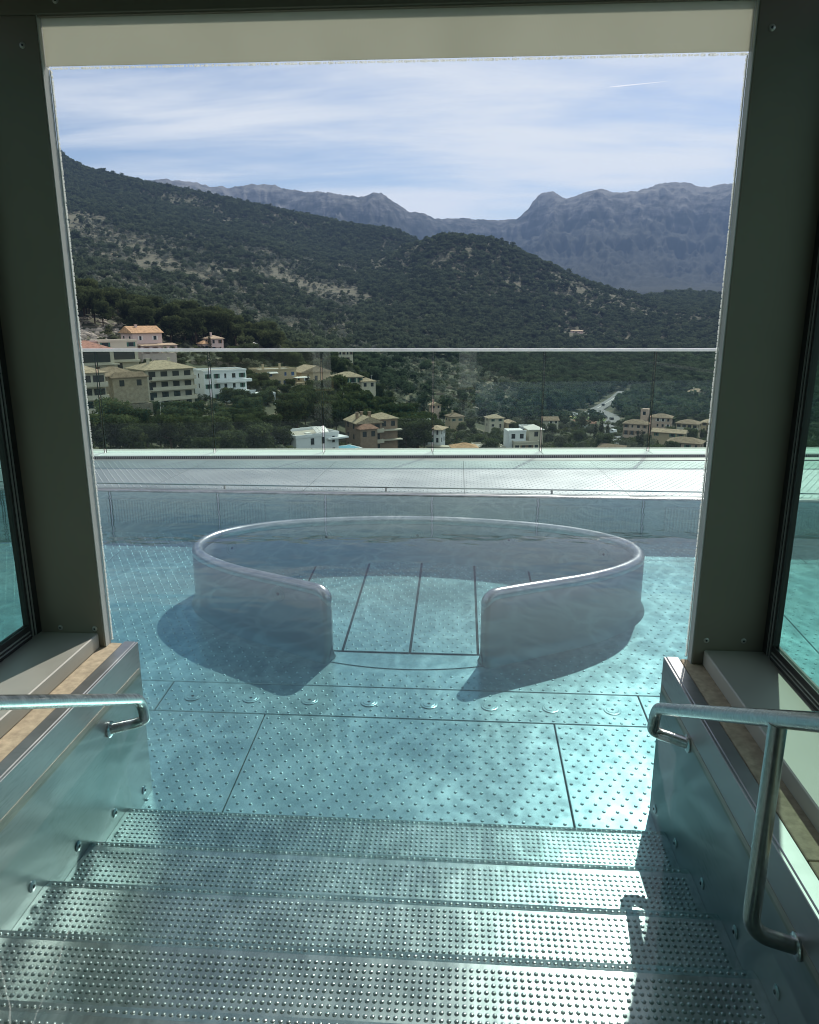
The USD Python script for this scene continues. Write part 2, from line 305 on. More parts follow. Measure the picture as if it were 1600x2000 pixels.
# the curved seat ring
ring = thing('seat_ring', 'curved steel seat ring with a rounded rim standing in the pool', 'seat ring')
W2, ZT = .036, -.045
inner = [p for p in fine]; nrm = np.gradient(fine, axis=0); nrm /= np.linalg.norm(nrm, axis=1, keepdims=True); nrm = np.c_[-nrm[:, 1], nrm[:, 0]]   # points outward on the left-to-right run
mid = fine - nrm*W2
S = np.concatenate([[0], np.cumsum(np.linalg.norm(np.diff(mid, axis=0), axis=1))]); L = S[-1]
ss = np.concatenate([np.linspace(0, .045, 7)[:-1], np.linspace(.045, .12, 7)[:-1], np.linspace(.12, L-.12, 150), np.linspace(L-.12, L-.045, 7)[1:], np.linspace(L-.045, L, 7)[1:]])
cmid = np.stack([np.interp(ss, S, mid[:, k]) for k in (0, 1)], 1); cn = np.stack([np.interp(ss, S, nrm[:, k]) for k in (0, 1)], 1); cn /= np.linalg.norm(cn, axis=1, keepdims=True)
def ring_part(profile_fn):
    V = []
    for k, s in enumerate(ss):
        d = min(s, L-s); w = W2*math.sqrt(max(0.0004, 1-(1-min(d/.045, 1))**2)); R = .105; drop = R-math.sqrt(max(R*R-(R-d)**2, 0)) if d < R else 0
        top = ZT-drop*.9; zb = float(zf(cmid[k, 1]))
        V.append(np.array([np.r_[cmid[k]+cn[k]*o, z] for o, z in profile_fn(w, top, zb)]))
    V = np.array(V); m, q = V.shape[:2]; F = []
    for i in range(m-1):
        for j in range(q):
            a, b, c, d = i*q+j, i*q+(j+1) % q, (i+1)*q+(j+1) % q, (i+1)*q+j; F += [(a, c, b), (a, d, c)]
    V = V.reshape(-1, 3); n0 = len(V)
    V = np.vstack([V, V[:q].mean(0), V[-q:].mean(0)])
    F += [(n0, j, (j+1) % q) for j in range(q)] + [(n0+1, (m-1)*q+(j+1) % q, (m-1)*q+j) for j in range(q)]
    t = trimesh.Trimesh(V, np.array(F), process=False); return t
def wall_prof(w, top, zb):
    return [(-w-.035, zb-.02), (w+.035, zb-.02), (w+.026, zb+.012), (w+.008, zb+.035), (w, zb+.07), (w, (zb+top)/2), (w, top-.06), (-w, top-.06), (-w, (zb+top)/2), (-w, zb+.07), (-w-.008, zb+.035), (-w-.026, zb+.012)]
def rim_prof(w, top, zb):
    a = np.linspace(0, math.pi, 11); k = w+.0015
    return [(k*math.cos(x), top-k+k*math.sin(x)) for x in a] + [(-w-.0004, top-.055), (w+.0004, top-.055)]
def fixed(t):
    if t.volume < 0: t.invert()
    return t
wall_body = MB().add(fixed(ring_part(wall_prof)), 40).build('ring_wall', 'ring_steel', ring)
MB().add(fixed(ring_part(rim_prof)), 45).build('rim', 'rim_steel', ring, 'bright rounded rim along the top')
def ring_jet(f, z, side):
    k = int(f*(len(ss)-1)); nn = np.r_[cn[k]*side, 0]; p = np.r_[cmid[k]+cn[k]*side*W2, z]
    m = MB().add(disc(.050, .003, 24, .08), False, AX(p, nn)).add(disc(.034, .0025, 20, .08), False, AX(p+nn*.003, nn)); r = m.build('water_jet', 'ring_steel', ring)
    MB().add(disc(.010, .003, 10), 40, AX(p+nn*.006, nn)).build('nozzle', 'slot_dark', r)
ring_jet(.105, -.15, 1)
for f in (.30, .40, .50, .60, .70): ring_jet(f, -.19, -1)

# far weir wall with grooved panels, and the shallow overflow deck behind it
pw = setting('pool_wall')
MB().box(-8, 8, 6.29, 6.44, -.9, -.012).build('wall_body', 'ring_steel', pw)
MB().add(tube([(-8, 6.312, -.016), (8, 6.312, -.016)], .022, 12), 50).build('weir_lip', 'rim_steel', pw)
for k in range(-4, 5):
    x0 = -.03+1.62*k-.75; mb = MB().box(x0-.72, x0+.72, 6.276, 6.286, -.30, -.075)
    for q in range(56): mb.box(x0-.70+q*.025, x0-.70+q*.025+.013, 6.268, 6.276, -.29, -.085)
    if abs(x0) < 4.5: mb.build('grooved_panel', 'ring_steel', pw)
PA = math.radians(4.75); PD = np.array([math.cos(PA), math.sin(PA)]); PN = np.array([-math.sin(PA), math.cos(PA)]); P0 = np.array([-.31, 8.665])
TP = TR((P0[0], P0[1], 0), PA)                       # frame of the parapet: x along it, y outward, origin under the glass
deck = setting('overflow_deck')
zd = lambda y: .006-.045*(np.asarray(y)-6.33)
jx = [-7, -5.55, -4.15, -2.75, -1.35, .05, 1.45, 2.85, 4.25, 5.65, 7]
for x0, x1 in zip(jx[:-1], jx[1:]):
    yb = lambda x: (P0[1]+(x-P0[0])*math.tan(PA))-.40
    g = Polygon([(x0+.002, 6.335), (x1-.002, 6.335), (x1-.002, yb(x1)), (x0+.002, yb(x0))]); mb = MB().add(trimesh.creation.extrude_polygon(g, .02, engine='earcut'), False, TR((0, 0, -.02)))
    q = stagger(x0, x1, 6.35, yb(x0), .066, .056) if -5.6 < x0 < 4.6 else np.zeros((0, 2)); domes(mb, np.c_[q, np.zeros(len(q))], .0085, .004, 6)
    mb.v = [np.c_[v[:, :2], v[:, 2]+zd(v[:, 1])] for v in mb.v]; mb.build('deck_panel', 'deck_steel', deck)
mb = MB().box(-7, 7, -.40, -.225, -.16, -.083, 0, TP); mb.build('gutter', 'ring_steel', deck)
MB().box(-8, 8, 6.44, 8.0, -.6, -.12).build('deck_base', 'concrete', deck)
bar = thing('weir_bar', 'thin steel bar on small brackets along the far weir edge', 'bar')
MB().box(-7.5, 7.5, 6.395, 6.407, .030, .040).build('rod', 'rail_steel', bar)
for x in np.arange(-6.35, 6.5, 1.43): MB().box(x-.008, x+.008, 6.39, 6.412, -.004, .0305, .003).build('bracket', 'glazing_bar', bar)
gr = thing('gutter_grate', 'narrow dark slotted grate along the foot of the white coping', 'grate')
MB().box(-7, 7, -.222, -.2, -.15, -.056, 0, TP).build('channel', 'slot_dark', gr)
mb = MB()
for k in range(480): mb.box(-5+k*.0212, -5+k*.0212+.010, -.2265, -.2225, -.082, -.055, 0, TP)
mb.build('teeth', 'rim_steel', gr, kind='stuff')
cp = thing('parapet_coping', 'pale mint white coping stones carrying the glass balustrade', 'coping')
for k in range(-6, 6): MB().box(k*1.255+.003, (k+1)*1.255-.003, -.198, .14, -.30, -.050, .006, TP).build('coping_stone', 'coping', cp)
bal = thing('glass_balustrade', 'clear glass balustrade with slim metal top rail beyond the pool', 'balustrade')
for k in range(-5, 5):
    g = MB().box(k*1.255+.012, (k+1)*1.255-.012, -.008, .008, -.0495, 1.085, 0, TP).build('glass_panel', 'rail_glass', bal)
    for xx in (k*1.255+.0095, (k+1)*1.255-.0135): MB().box(xx, xx+.004, -.009, .009, -.0495, 1.085, 0, TP).build('edge', 'glass_edge', g)
MB().box(-6.3, 6.3, -.022, .022, 1.087, 1.122, .006, TP).build('top_rail', 'top_rail', bal)

# water
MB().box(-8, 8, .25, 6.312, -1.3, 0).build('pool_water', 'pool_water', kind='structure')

# ------------------------------------------------------------------ steps down into the water
stair = thing('pool_steps', 'dimpled steel steps going down under the water', 'steps')
TREADS = [(2.69, -.507), (2.385, -.43), (2.085, -.35), (1.795, -.275), (1.50, -.20), (1.20, -.125), (.90, -.05)]
for k, (y, z) in enumerate(TREADS):
    yb = TREADS[k+1][0] if k+1 < len(TREADS) else .6
    mb = MB().box(-1.3592, .8492, yb-.01, y-.044, z-.012, z)
    # front nosing bends down a little
    ns = [(y-.0438, z), (y-.003, z-.0125), (y+.003, z-.020), (y+.003, z-.06), (y-.003, z-.06), (y-.003, z-.026), (y-.0438, z-.014)]
    e = trimesh.creation.extrude_polygon(Polygon([(a, b) for a, b in ns]), 2.2084, engine='earcut'); mb.add(e, False, np.array([[0, 0, 1, -1.3592], [1, 0, 0, 0], [0, 1, 0, 0], [0, 0, 0, 1.0]]))
    if k < 6:
        dx, dy = .0199, .0230; xs = np.arange(-1.335, .83, dx); ys = np.arange(yb+.020, y-.052, dy)
        g = np.array([(a, b, z) for b in ys for a in xs]+[(a, y-.024, z-.0062) for a in xs]); domes(mb, g, .0070, .0040, 8)
    mb.build('tread', 'tread_steel', stair)
    MB().box(-1.3592, .8492, yb-.016, yb-.011, z-.1, (TREADS[k+1][1] if k+1 < len(TREADS) else .02)-.02).build('riser', 'tread_steel', stair)

def stair_wall(name, label, s, xi, stones, discs):
    """s = -1 left, +1 right; xi = inner face."""
    X = lambda d: xi+s*d
    w = thing(name, label, 'stair wall')
    MB().box(X(.012), X(.41), -2.5, 2.905, -.9, .085).build('core', 'concrete', w)
    MB().box(X(0), X(.010), -1.0, 2.915, -.75, .1385, .002).build('steel_face', 'sheet_steel', w)
    MB().box(X(.0105), X(.060), -1.0, 2.915, .10, .140, .003).build('steel_cap', 'sheet_steel', w)
    MB().box(X(.011), X(.41), 2.906, 2.915, -.75, .099).build('steel_end', 'sheet_steel', w)
    ys = stones
    for a, b in zip(ys[:-1], ys[1:]): MB().box(X(.063), X(.41), a+.0015, b-.0015, .086, .139, .003).build('ledge_stone', 'limestone', w)
    for y, z in discs:
        m = MB().add(disc(.019, .006, 22), 40, AX((X(0), y, z), (-s, 0, 0))); d = m.build('cover_cap', 'rim_steel', w)
        MB().add(disc(.006, .002, 10), 40, AX((X(-.0065), y, z), (-s, 0, 0))).build('screw_hole', 'slot_dark', d)
    MB().box(X(-.0012), X(.001), -1.0, 2.90, -.012, .022).build('waterline_stain', 'waterline_steel', w, 'brownish band along the waterline')  # thin brownish strip over the steel face at water level
stair_wall('stair_wall', 'left stair wall of steel sheet capped with sunlit limestone', -1, -1.36, (-.5, .7, 1.9, 2.9), [(2.83, -.53), (2.558, -.445), (2.271, -.375), (1.984, -.30), (1.69, -.225)])
stair_wall('stair_wall', 'right stair wall of steel sheet with shaded limestone ledge', 1, .85, (-.5, .55, 1.72, 2.9), [(2.831, -.52), (2.535, -.455), (2.231, -.375), (1.934, -.291), (1.65, -.21)])
SILL = [(-1, -1.36, 'left window sill of grey metal, half in sun, beneath the side glazing'), (1, .85, 'right window sill of grey metal in shade beneath the side glazing')]
for s, xi, lb in SILL:
    X = lambda d: xi+s*d
    t = thing('window_sill', lb, 'sill')
    MB().box(X(.135), X(.405), -2.4, 2.846, .1395, .205, .004).build('sill_plate', 'sill_metal', t)

# handrails
def handrail(label, x, wx, y1, z1, ypost, near):
    t = thing('handrail', label, 'handrail'); s = 1 if wx > x else -1; sl = .531
    top = lambda y: z1+sl*(y1-y)
    MB().tube(bend([(x, near, top(near)), (x, y1+.02, z1-.01), (x, y1+.045, z1-.115), (x+s*.03, y1+.035, z1-.125), (wx, y1-.02, z1-.125)], .055, 9), .0212, 18).build('rail', 'rail_steel', t)
    MB().tube(bend([(x, ypost, top(ypost)-.012), (x, ypost, .02), (wx, ypost-.012, -.005)], .06, 9), .0205, 18).build('post', 'rail_steel', t)
    for p, a in (((wx-s*.003, ypost-.012, -.005), (-s, 0, 0)), ((wx-s*.003, y1-.02, z1-.125), (-s, 0, 0))): MB().add(disc(.033, .008, 22), 40, AX(p, a)).build('collar', 'rail_steel', t)
handrail('left tubular steel handrail curling into the water by the sunlit stone ledge', -1.24, -1.36, 2.61, .036, 1.60, .5)
handrail('right tubular steel handrail with a visible post beside the shaded ledge', .736, .85, 2.53, .113, 1.60, .5)

# ------------------------------------------------------------------ the portal and the glazed lobby round the camera
pf = thing('portal_frame', 'dark metal frame round the opening to the pool', 'frame')
MB().box(-1.80, -1.475, 2.85, 2.90, .1395, 2.49, .003).build('post', 'post_metal', pf)
MB().box(.945, 1.27, 2.85, 2.90, .1395, 2.49, .003).build('post', 'post_metal', pf)
MB().box(-1.80, 1.27, 2.85, 2.90, 2.4905, 2.60, .003).build('head', 'post_metal', pf)
for a, b, c, d in ((-1.80, -1.476, .1395, 2.49), (.946, 1.27, .1395, 2.49), (-1.80, 1.27, 2.4905, 2.60)): MB().box(a, b, 2.9005, 2.904, c, d).build('outer_cover', 'outer_metal', pf)
MB().box(-1.4745, -1.471, 2.8535, 2.899, .1395, 2.4895).build('jamb', 'jamb_metal', pf)
MB().box(.941, .9445, 2.8535, 2.899, .1395, 2.4895).build('jamb', 'jamb_metal', pf)
MB().box(-1.4705, .9405, 2.8535, 2.872, 2.4855, 2.4902).build('lintel_trim', 'post_metal', pf)
for x, z in ((-1.659, .223), (-1.511, .222), (-1.532, 2.398), (-1.398, 2.532), (.991, 2.398), (.992, .244), (1.136, .246), (1.02, 2.535)):
    sc = MB().add(disc(.011, .003, 16, .35), 40, AX((x, 2.85, z), (0, -1, 0))).build('screw', 'screw_metal', pf)
    MB().add(disc(.0045, .001, 6), 40, AX((x, 2.8469, z), (0, -1, 0))).build('socket', 'slot_dark', sc)
MB().box(-1.4705, -1.4675, 2.9005, 2.9075, .15, 2.335).build('seal_strip', 'seal_white', pf)
MB().box(.9375, .9405, 2.9005, 2.9075, .15, 2.335).build('seal_strip', 'seal_white', pf)
def beads(p0, p1, n, r0, r1, seed):
    rg = np.random.default_rng(seed); mb = MB(); base = trimesh.creation.icosphere(1); p0, p1 = np.array(p0), np.array(p1)
    for k in range(n):
        q = p0+(p1-p0)*((k+rg.uniform(.2, .8))/n); r = rg.uniform(r0, r1)
        T = np.eye(4); T[:3, :3] = np.diag([r*rg.uniform(.9, 1.9) if abs(p1-p0)[0] > 1 else r, r*.8, r if abs(p1-p0)[0] > 1 else r*rg.uniform(.9, 1.8)]); T[:3, 3] = q; mb.add(base, True, T)
    return mb
beads((-1.466, 2.906, .15), (-1.466, 2.906, 2.33), 260, .0026, .0038, 1).build('side_seal', 'seal_bead', pf, 'white beaded seal down the left jamb', kind='stuff')
beads((.936, 2.906, .15), (.936, 2.906, 2.33), 260, .0024, .0036, 2).build('side_seal', 'seal_bead', pf, 'white beaded seal down the right jamb', kind='stuff')
bl = thing('fabric_blind', 'pale fabric blind half lowered across the top of the opening', 'blind')
MB().box(-1.4695, .9395, 2.877, 2.8785, 2.338, 2.4903).build('fabric', 'blind_fabric', bl)
beads((-1.463, 2.878, 2.331), (.935, 2.878, 2.331), 230, .0030, .0052, 3).build('hem_beads', 'seal_bead', bl, 'white beads along the lower hem', kind='stuff')
for s, xg, lb in ((-1, -1.742, 'left side glazing of the lobby looking onto the pool'), (1, 1.212, 'right side glazing of the lobby, its glass tinted green')):
    g = thing('side_window', lb, 'window'); X = lambda d: xg+s*d
    MB().box(X(.010), X(.022), -.6, 2.78, .262, 2.46).build('pane', 'side_glass', g)
    for nm, mt, a, b, c in (('gasket', 'gasket', 2.815, 2.8495, .0), ('glazing_bar', 'glazing_bar', 2.808, 2.8145, .001), ('gasket', 'gasket', 2.797, 2.8075, .004), ('glazing_bar', 'glazing_bar', 2.789, 2.7965, .003), ('gasket', 'gasket', 2.774, 2.7885, .006)):
        MB().box(X(c), X(.03), a, b, .206, 2.50).build(nm, mt, g)
    for nm, mt, a, b, c in (('gasket', 'gasket', .2055, .217, .0), ('glazing_bar', 'glazing_bar', .2175, .2225, .001), ('gasket', 'gasket', .223, .232, .004), ('glazing_bar', 'glazing_bar', .2325, .238, .003), ('gasket', 'gasket', .2385, .262, .006)):
        MB().box(X(c), X(.03), -.6, 2.7735, a, b).build(nm, mt, g)
lob = setting('lobby_ceiling'); MB().box(-1.95, 1.42, -3.0, 2.9, 2.602, 2.85, .01).build('slab', 'ceiling_paint', lob)
lob = setting('lobby_wall'); MB().box(-1.9, 1.4, -3.2, -3.0, -.9, 2.85).build('back_wall', 'dark_room', lob)
for s, xg in ((-1, -1.742), (1, 1.212)): MB().box(xg, xg+s*.12, -2.999, -.602, .14, 2.60).build('side_wall', 'dark_room', lob)
lob = setting('lobby_floor'); MB().box(-1.352, .842, -3.0, .6, -.3, .03).build('landing', 'dark_room', lob)
ter = setting('terrace')
MB().box(-9, 9, -6, 8.0, -14, -1.32).build('podium', 'concrete', ter)
for s in (-1, 1): MB().box(s*8.002, s*8.6, -6, 8.2, -1.31, .05).build('side_wall', 'concrete', ter)
MB().box(-8, 8, -6, .24, -1.31, -.6).build('back_fill', 'concrete', ter)
MB().box(-7, 7, .141, .3, -9, -.06, 0, TP).build('outer_wall', 'concrete', ter)
# ------------------------------------------------------------------ the valley: terrain
COL = {   # photograph column: (row, metres) pairs of the visible ground, nearest first; the last is the ridge
    -150: [(960, 110), (800, 220), (690, 300), (610, 345), (560, 600), (480, 900), (380, 1300), (290, 1700), (215, 2000)],
    110: [(940, 110), (800, 215), (690, 290), (612, 340), (560, 600), (500, 900), (420, 1300), (340, 1700), (285, 2000)],
    200: [(940, 110), (810, 205), (700, 280), (622, 340), (570, 600), (510, 900), (440, 1300), (375, 1700), (338, 2000)],
    300: [(940, 115), (830, 200), (720, 285), (650, 345), (590, 600), (530, 900), (460, 1300), (395, 1700), (362, 1950)],
    420: [(945, 120), (845, 195), (735, 285), (672, 350), (625, 600), (560, 900), (485, 1300), (420, 1700), (385, 1900)],
    530: [(945, 120), (855, 200), (755, 285), (705, 350), (650, 600), (585, 900), (505, 1300), (440, 1700), (409, 1900)],
    640: [(950, 125), (885, 190), (790, 275), (735, 350), (680, 600), (610, 900), (535, 1300), (460, 1700), (427, 1880)],
    740: [(960, 130), (880, 225), (830, 290), (765, 430), (705, 620), (630, 900), (560, 1200), (485, 1600), (446, 1800)],
    810: [(960, 140), (890, 240), (840, 310), (790, 440), (730, 620), (650, 860), (585, 1050), (535, 1250), (487, 1420), (500, 1550), (470, 1760)],
    870: [(970, 150), (895, 245), (850, 330), (800, 450), (740, 620), (660, 860), (590, 1030), (530, 1200), (468, 1380)],
    960: [(975, 150), (895, 245), (855, 340), (805, 470), (750, 640), (675, 880), (605, 1050), (540, 1220), (480, 1390)],
    1060: [(985, 160), (895, 250), (858, 345), (815, 480), (765, 660), (690, 900), (625, 1080), (575, 1250), (522, 1420)],
    1170: [(990, 170), (895, 255), (855, 360), (822, 470), (783, 640), (710, 900), (650, 1080), (605, 1270), (562, 1480)],
    1300: [(995, 180), (895, 265), (850, 370), (812, 500), (770, 680), (700, 920), (650, 1120), (610, 1350), (579, 1700)],
    1430: [(995, 180), (895, 270), (850, 370), (812, 500), (768, 680), (700, 920), (650, 1120), (615, 1350), (592, 1700)],
    1750: [(995, 180), (900, 270), (850, 370), (805, 500), (760, 680), (690, 920), (640, 1120), (605, 1350), (580, 1700)]}
FARR = [(-160, 300), (110, 335), (290, 352), (315, 349), (372, 352), (408, 363), (440, 366), (500, 360), (538, 361), (548, 368), (575, 372), (640, 374), (655, 379), (700, 384), (712, 381), (728, 376), (745, 378), (768, 394), (800, 413), (822, 414), (850, 427), (895, 424), (925, 427), (980, 428), (1010, 426), (1032, 409), (1042, 390), (1052, 379), (1066, 373), (1078, 374), (1105, 387), (1120, 384), (1165, 368), (1176, 368), (1190, 374), (1240, 373), (1262, 368), (1300, 357), (1345, 356), (1362, 361), (1390, 363), (1440, 358), (1500, 362), (1750, 375)]
azof = lambda px, py: math.atan2(*ray(px, py)[:2])
def zat(px, py, r): return far(px, py, r)[2]
RR = np.concatenate([[4, 30, 70], np.geomspace(100, 2100, 300), np.linspace(2110, 3200, 40)])
cols = []
for px, kn in sorted(COL.items()):
    r0, zr = kn[-1][1], zat(px, kn[-1][0], kn[-1][1])
    rs = [0, 30] + [k[1] for k in kn] + [r0*1.18, r0*1.5, 3300]; zs = [-16, -18] + [zat(px, *k) for k in kn] + [zr-55, zr-120, min(30, zr-130)]
    cols.append((azof(px, 640), PchipInterpolator(rs, zs)(np.clip(RR, 0, 3300))))
caz = np.array([c[0] for c in cols]); cz = np.array([c[1] for c in cols])
AZ = np.concatenate([np.radians(np.linspace(-180, -42, 24)[:-1]), np.linspace(math.radians(-42), math.radians(40), 640), np.radians(np.linspace(40, 180, 24)[1:])])
TZ = PchipInterpolator(caz, cz, axis=0)(np.clip(AZ, caz[0], caz[-1]))
GX, GY = np.sin(AZ)[:, None]*RR, np.cos(AZ)[:, None]*RR
amp = np.interp(RR, [100, 250, 450, 900, 1600, 2100, 3200], [.2, .5, 2.0, 9, 16, 12, 14])[None]
def fb(X, Y, s, seed=0, o=5):
    out, a, t = 0, 1.0, 0
    for k in range(o): out = out + a*meshkit.noise(np.stack([X/s*2**k, Y/s*2**k, np.full_like(X, seed+.37*k)], -1), seed+k); t += a; a *= .5
    return out/t-.5
TZ = TZ + amp*2.2*fb(GX, GY, 260, 3)

HOUSES = []   # filled below; each: front-centre column and row, distance
def house_spot(px, py, r): p = far(px, py, r); return p

def smat(n, c, **k): simple(n, c, **k)
# ground: dry earth, grass and pale terrace walls
mat('hill_ground', {'g': ('geometry', {}), 'n': ('noise_texture', {'scale': .02, 'detail': 8.0, 'roughness': .65}), 'n2': ('noise_texture', {'scale': .35, 'detail': 6.0, 'roughness': .7}),
                    'sep': ('separate_xyz', {}), 'nm': ('math', {'math_type': 'multiply_add', 'value2': 5.0}), 'wz': ('combine_xyz', {}), 'w': ('wave_texture', {'scale': .10, 'bands_direction': 'z', 'profile': 'saw', 'distortion': 1.2, 'detail': 2.0}),
                    'ws': ('rgb_ramp', {'ramp': [(0, (0, 0, 0)), (.80, (0, 0, 0)), (.93, (.8, .8, .8)), (1, (.6, .6, .6))]}),
                    'r': ('rgb_ramp', {'ramp': [(.30, (.060, .068, .042)), (.50, (.092, .098, .066)), (.66, (.125, .122, .088)), (.84, (.19, .17, .125))]}),
                    'mm': ('math', {'math_type': 'multiply_add', 'value2': .5}), 'hf': ('math', {'math_type': 'multiply', 'value2': .5}),
                    'mx': ('mix_color', {'b': (.20, .175, .13)}), 'p': ('principled_bsdf', {'roughness': .95, 'specular_ior_level': .1})},
    [('g.position', 'n.vector'), ('g.position', 'n2.vector'), ('g.position', 'w.vector'), ('n2.fac', 'hf.value1'), ('n.fac', 'mm.value1'), ('hf.value', 'mm.value3'), ('mm.value', 'r.fac'),
     ('w.color', 'ws.fac'), ('ws.color', 'mx.fac'), ('r.color', 'mx.a'), ('mx.result', 'p.base_color')])
mat('far_rock', {'g': ('geometry', {}), 'mp': ('mapping', {'mapping_type': 'point', 'scale': (.006, .006, .0035)}), 'n': ('noise_texture', {'scale': 2.2, 'detail': 9.0, 'roughness': .7, 'distortion': .4}),
                 'mp2': ('mapping', {'mapping_type': 'point', 'scale': (.004, .004, .018)}), 'n2': ('noise_texture', {'scale': 1.6, 'detail': 7.0, 'roughness': .65}),
                 'sep': ('separate_xyz', {}), 'hz': ('map_range', {'from_min': 250.0, 'from_max': 800.0, 'to_min': -.16, 'to_max': .17}), 'a': ('math', {'math_type': 'add'}), 'h': ('math', {'math_type': 'multiply', 'value2': .5}), 'm': ('math', {'math_type': 'multiply_add', 'value2': .5}),
                 'r': ('rgb_ramp', {'ramp': [(.42, (.012, .018, .012)), (.53, (.024, .030, .022)), (.58, (.060, .062, .056)), (.68, (.145, .145, .135))]}),
                 'b': ('bump', {'strength': .8, 'distance': 14.0}), 'p': ('principled_bsdf', {'roughness': .95, 'specular_ior_level': .1})},
    [('g.position', 'mp.vector'), ('mp.vector', 'n.vector'), ('g.position', 'mp2.vector'), ('mp2.vector', 'n2.vector'), ('n2.fac', 'h.value1'), ('n.fac', 'm.value1'), ('h.value', 'm.value3'), ('g.position', 'sep.vector'), ('sep.z', 'hz.value'), ('m.value', 'a.value1'), ('hz.result', 'a.value2'),
     ('a.value', 'r.fac'), ('r.color', 'p.base_color'), ('m.value', 'b.height'), ('b.normal', 'p.normal')])
simple('road_asphalt', (.16, .16, .165), .85, 0, .12, .5)
simple('road_line', (.55, .55, .52), .7)
simple('rubble', (.17, .145, .11), .95, 0, .35, .8, .5, .2, 8, .3)
simple('drystone', (.20, .175, .135), .95, 0, .4, 1.6, .6, .2, 6, .15)
simple('lawn', (.10, .15, .045), .95, 0, .25, .6)

def grid_mesh(X, Y, Z, mt, name):
    n, m = X.shape; V = np.stack([X, Y, Z], -1).reshape(-1, 3)
    i, j = np.meshgrid(np.arange(n-1), np.arange(m-1), indexing='ij'); q = (i*m+j).ravel()
    F = np.concatenate([np.stack([q, q+1, q+m+1], 1), np.stack([q, q+m+1, q+m], 1)])
    mb = MB().add((V, F), True)
    if mb.n[0][:, 2].mean() < 0: mb.f[0] = mb.f[0][:, ::-1]; mb.n[0] = -mb.n[0]
    return mb.build(name, mt, kind='structure')

def ground_z(x, y):
    return TI(np.stack([np.arctan2(x, y), np.hypot(x, y)], -1))
TI = RegularGridInterpolator((AZ, RR), TZ, bounds_error=False, fill_value=None)

# ------------------------------------------------------------------ houses
simple('render_cream', (.50, .46, .36), .9, 0, .08, .3); simple('render_white', (.70, .72, .72), .9, 0, .05, .3); simple('render_ochre', (.42, .33, .21), .9, 0, .1, .3)
simple('render_pink', (.50, .37, .29), .9, 0, .1, .3); simple('render_stone', (.33, .28, .20), .95, 0, .25, 1.5, .4, .2, 6, .1); simple('render_brown', (.24, .17, .12), .95, 0, .2, 1.5); simple('render_rose', (.55, .43, .38), .9, 0, .06, .3)
def tile(name, c):
    c = np.array(c)
    mat(name, {'tc': ('texture_coordinate', {}), 'n': ('noise_texture', {'scale': 1.1, 'detail': 7.0, 'roughness': .75}), 'w': ('wave_texture', {'scale': 1.4, 'bands_direction': 'x', 'distortion': .4}),
               'r': ('rgb_ramp', {'ramp': [(.3, tuple(c*.45)), (.5, tuple(c)), (.72, tuple(c*1.35))]}), 'b': ('bump', {'strength': .6, 'distance': .06}), 'p': ('principled_bsdf', {'roughness': .9, 'specular_ior_level': .2})},
        [('tc.object', 'n.vector'), ('tc.object', 'w.vector'), ('n.fac', 'r.fac'), ('r.color', 'p.base_color'), ('w.fac', 'b.height'), ('b.normal', 'p.normal')])
tile('tile_orange', (.46, .29, .16)); tile('tile_yellow', (.38, .31, .21)); tile('tile_brown', (.25, .19, .13)); tile('tile_red', (.30, .17, .12)); tile('tile_sand', (.41, .32, .22))
mat('window_glass', {'p': ('principled_bsdf', {'base_color': (.018, .024, .028), 'roughness': .12})})
mat('window_blue', {'p': ('principled_bsdf', {'base_color': (.03, .07, .16), 'roughness': .25})})
simple('shutter_green', (.03, .11, .08), .7); simple('shutter_brown', (.13, .075, .04), .7); simple('shutter_white', (.62, .60, .56), .7)
simple('flat_roof', (.42, .39, .33), .95, 0, .2, .8); simple('awning_white', (.75, .74, .68), .8); simple('solar_glass', (.03, .05, .09), .2); simple('pool_blue', (.15, .42, .52), .15); simple('terracotta', (.45, .25, .15), .9)
simple('car_white', (.72, .72, .72), .3); simple('car_dark', (.04, .04, .05), .3); simple('awning_yellow', (.75, .62, .25), .8)

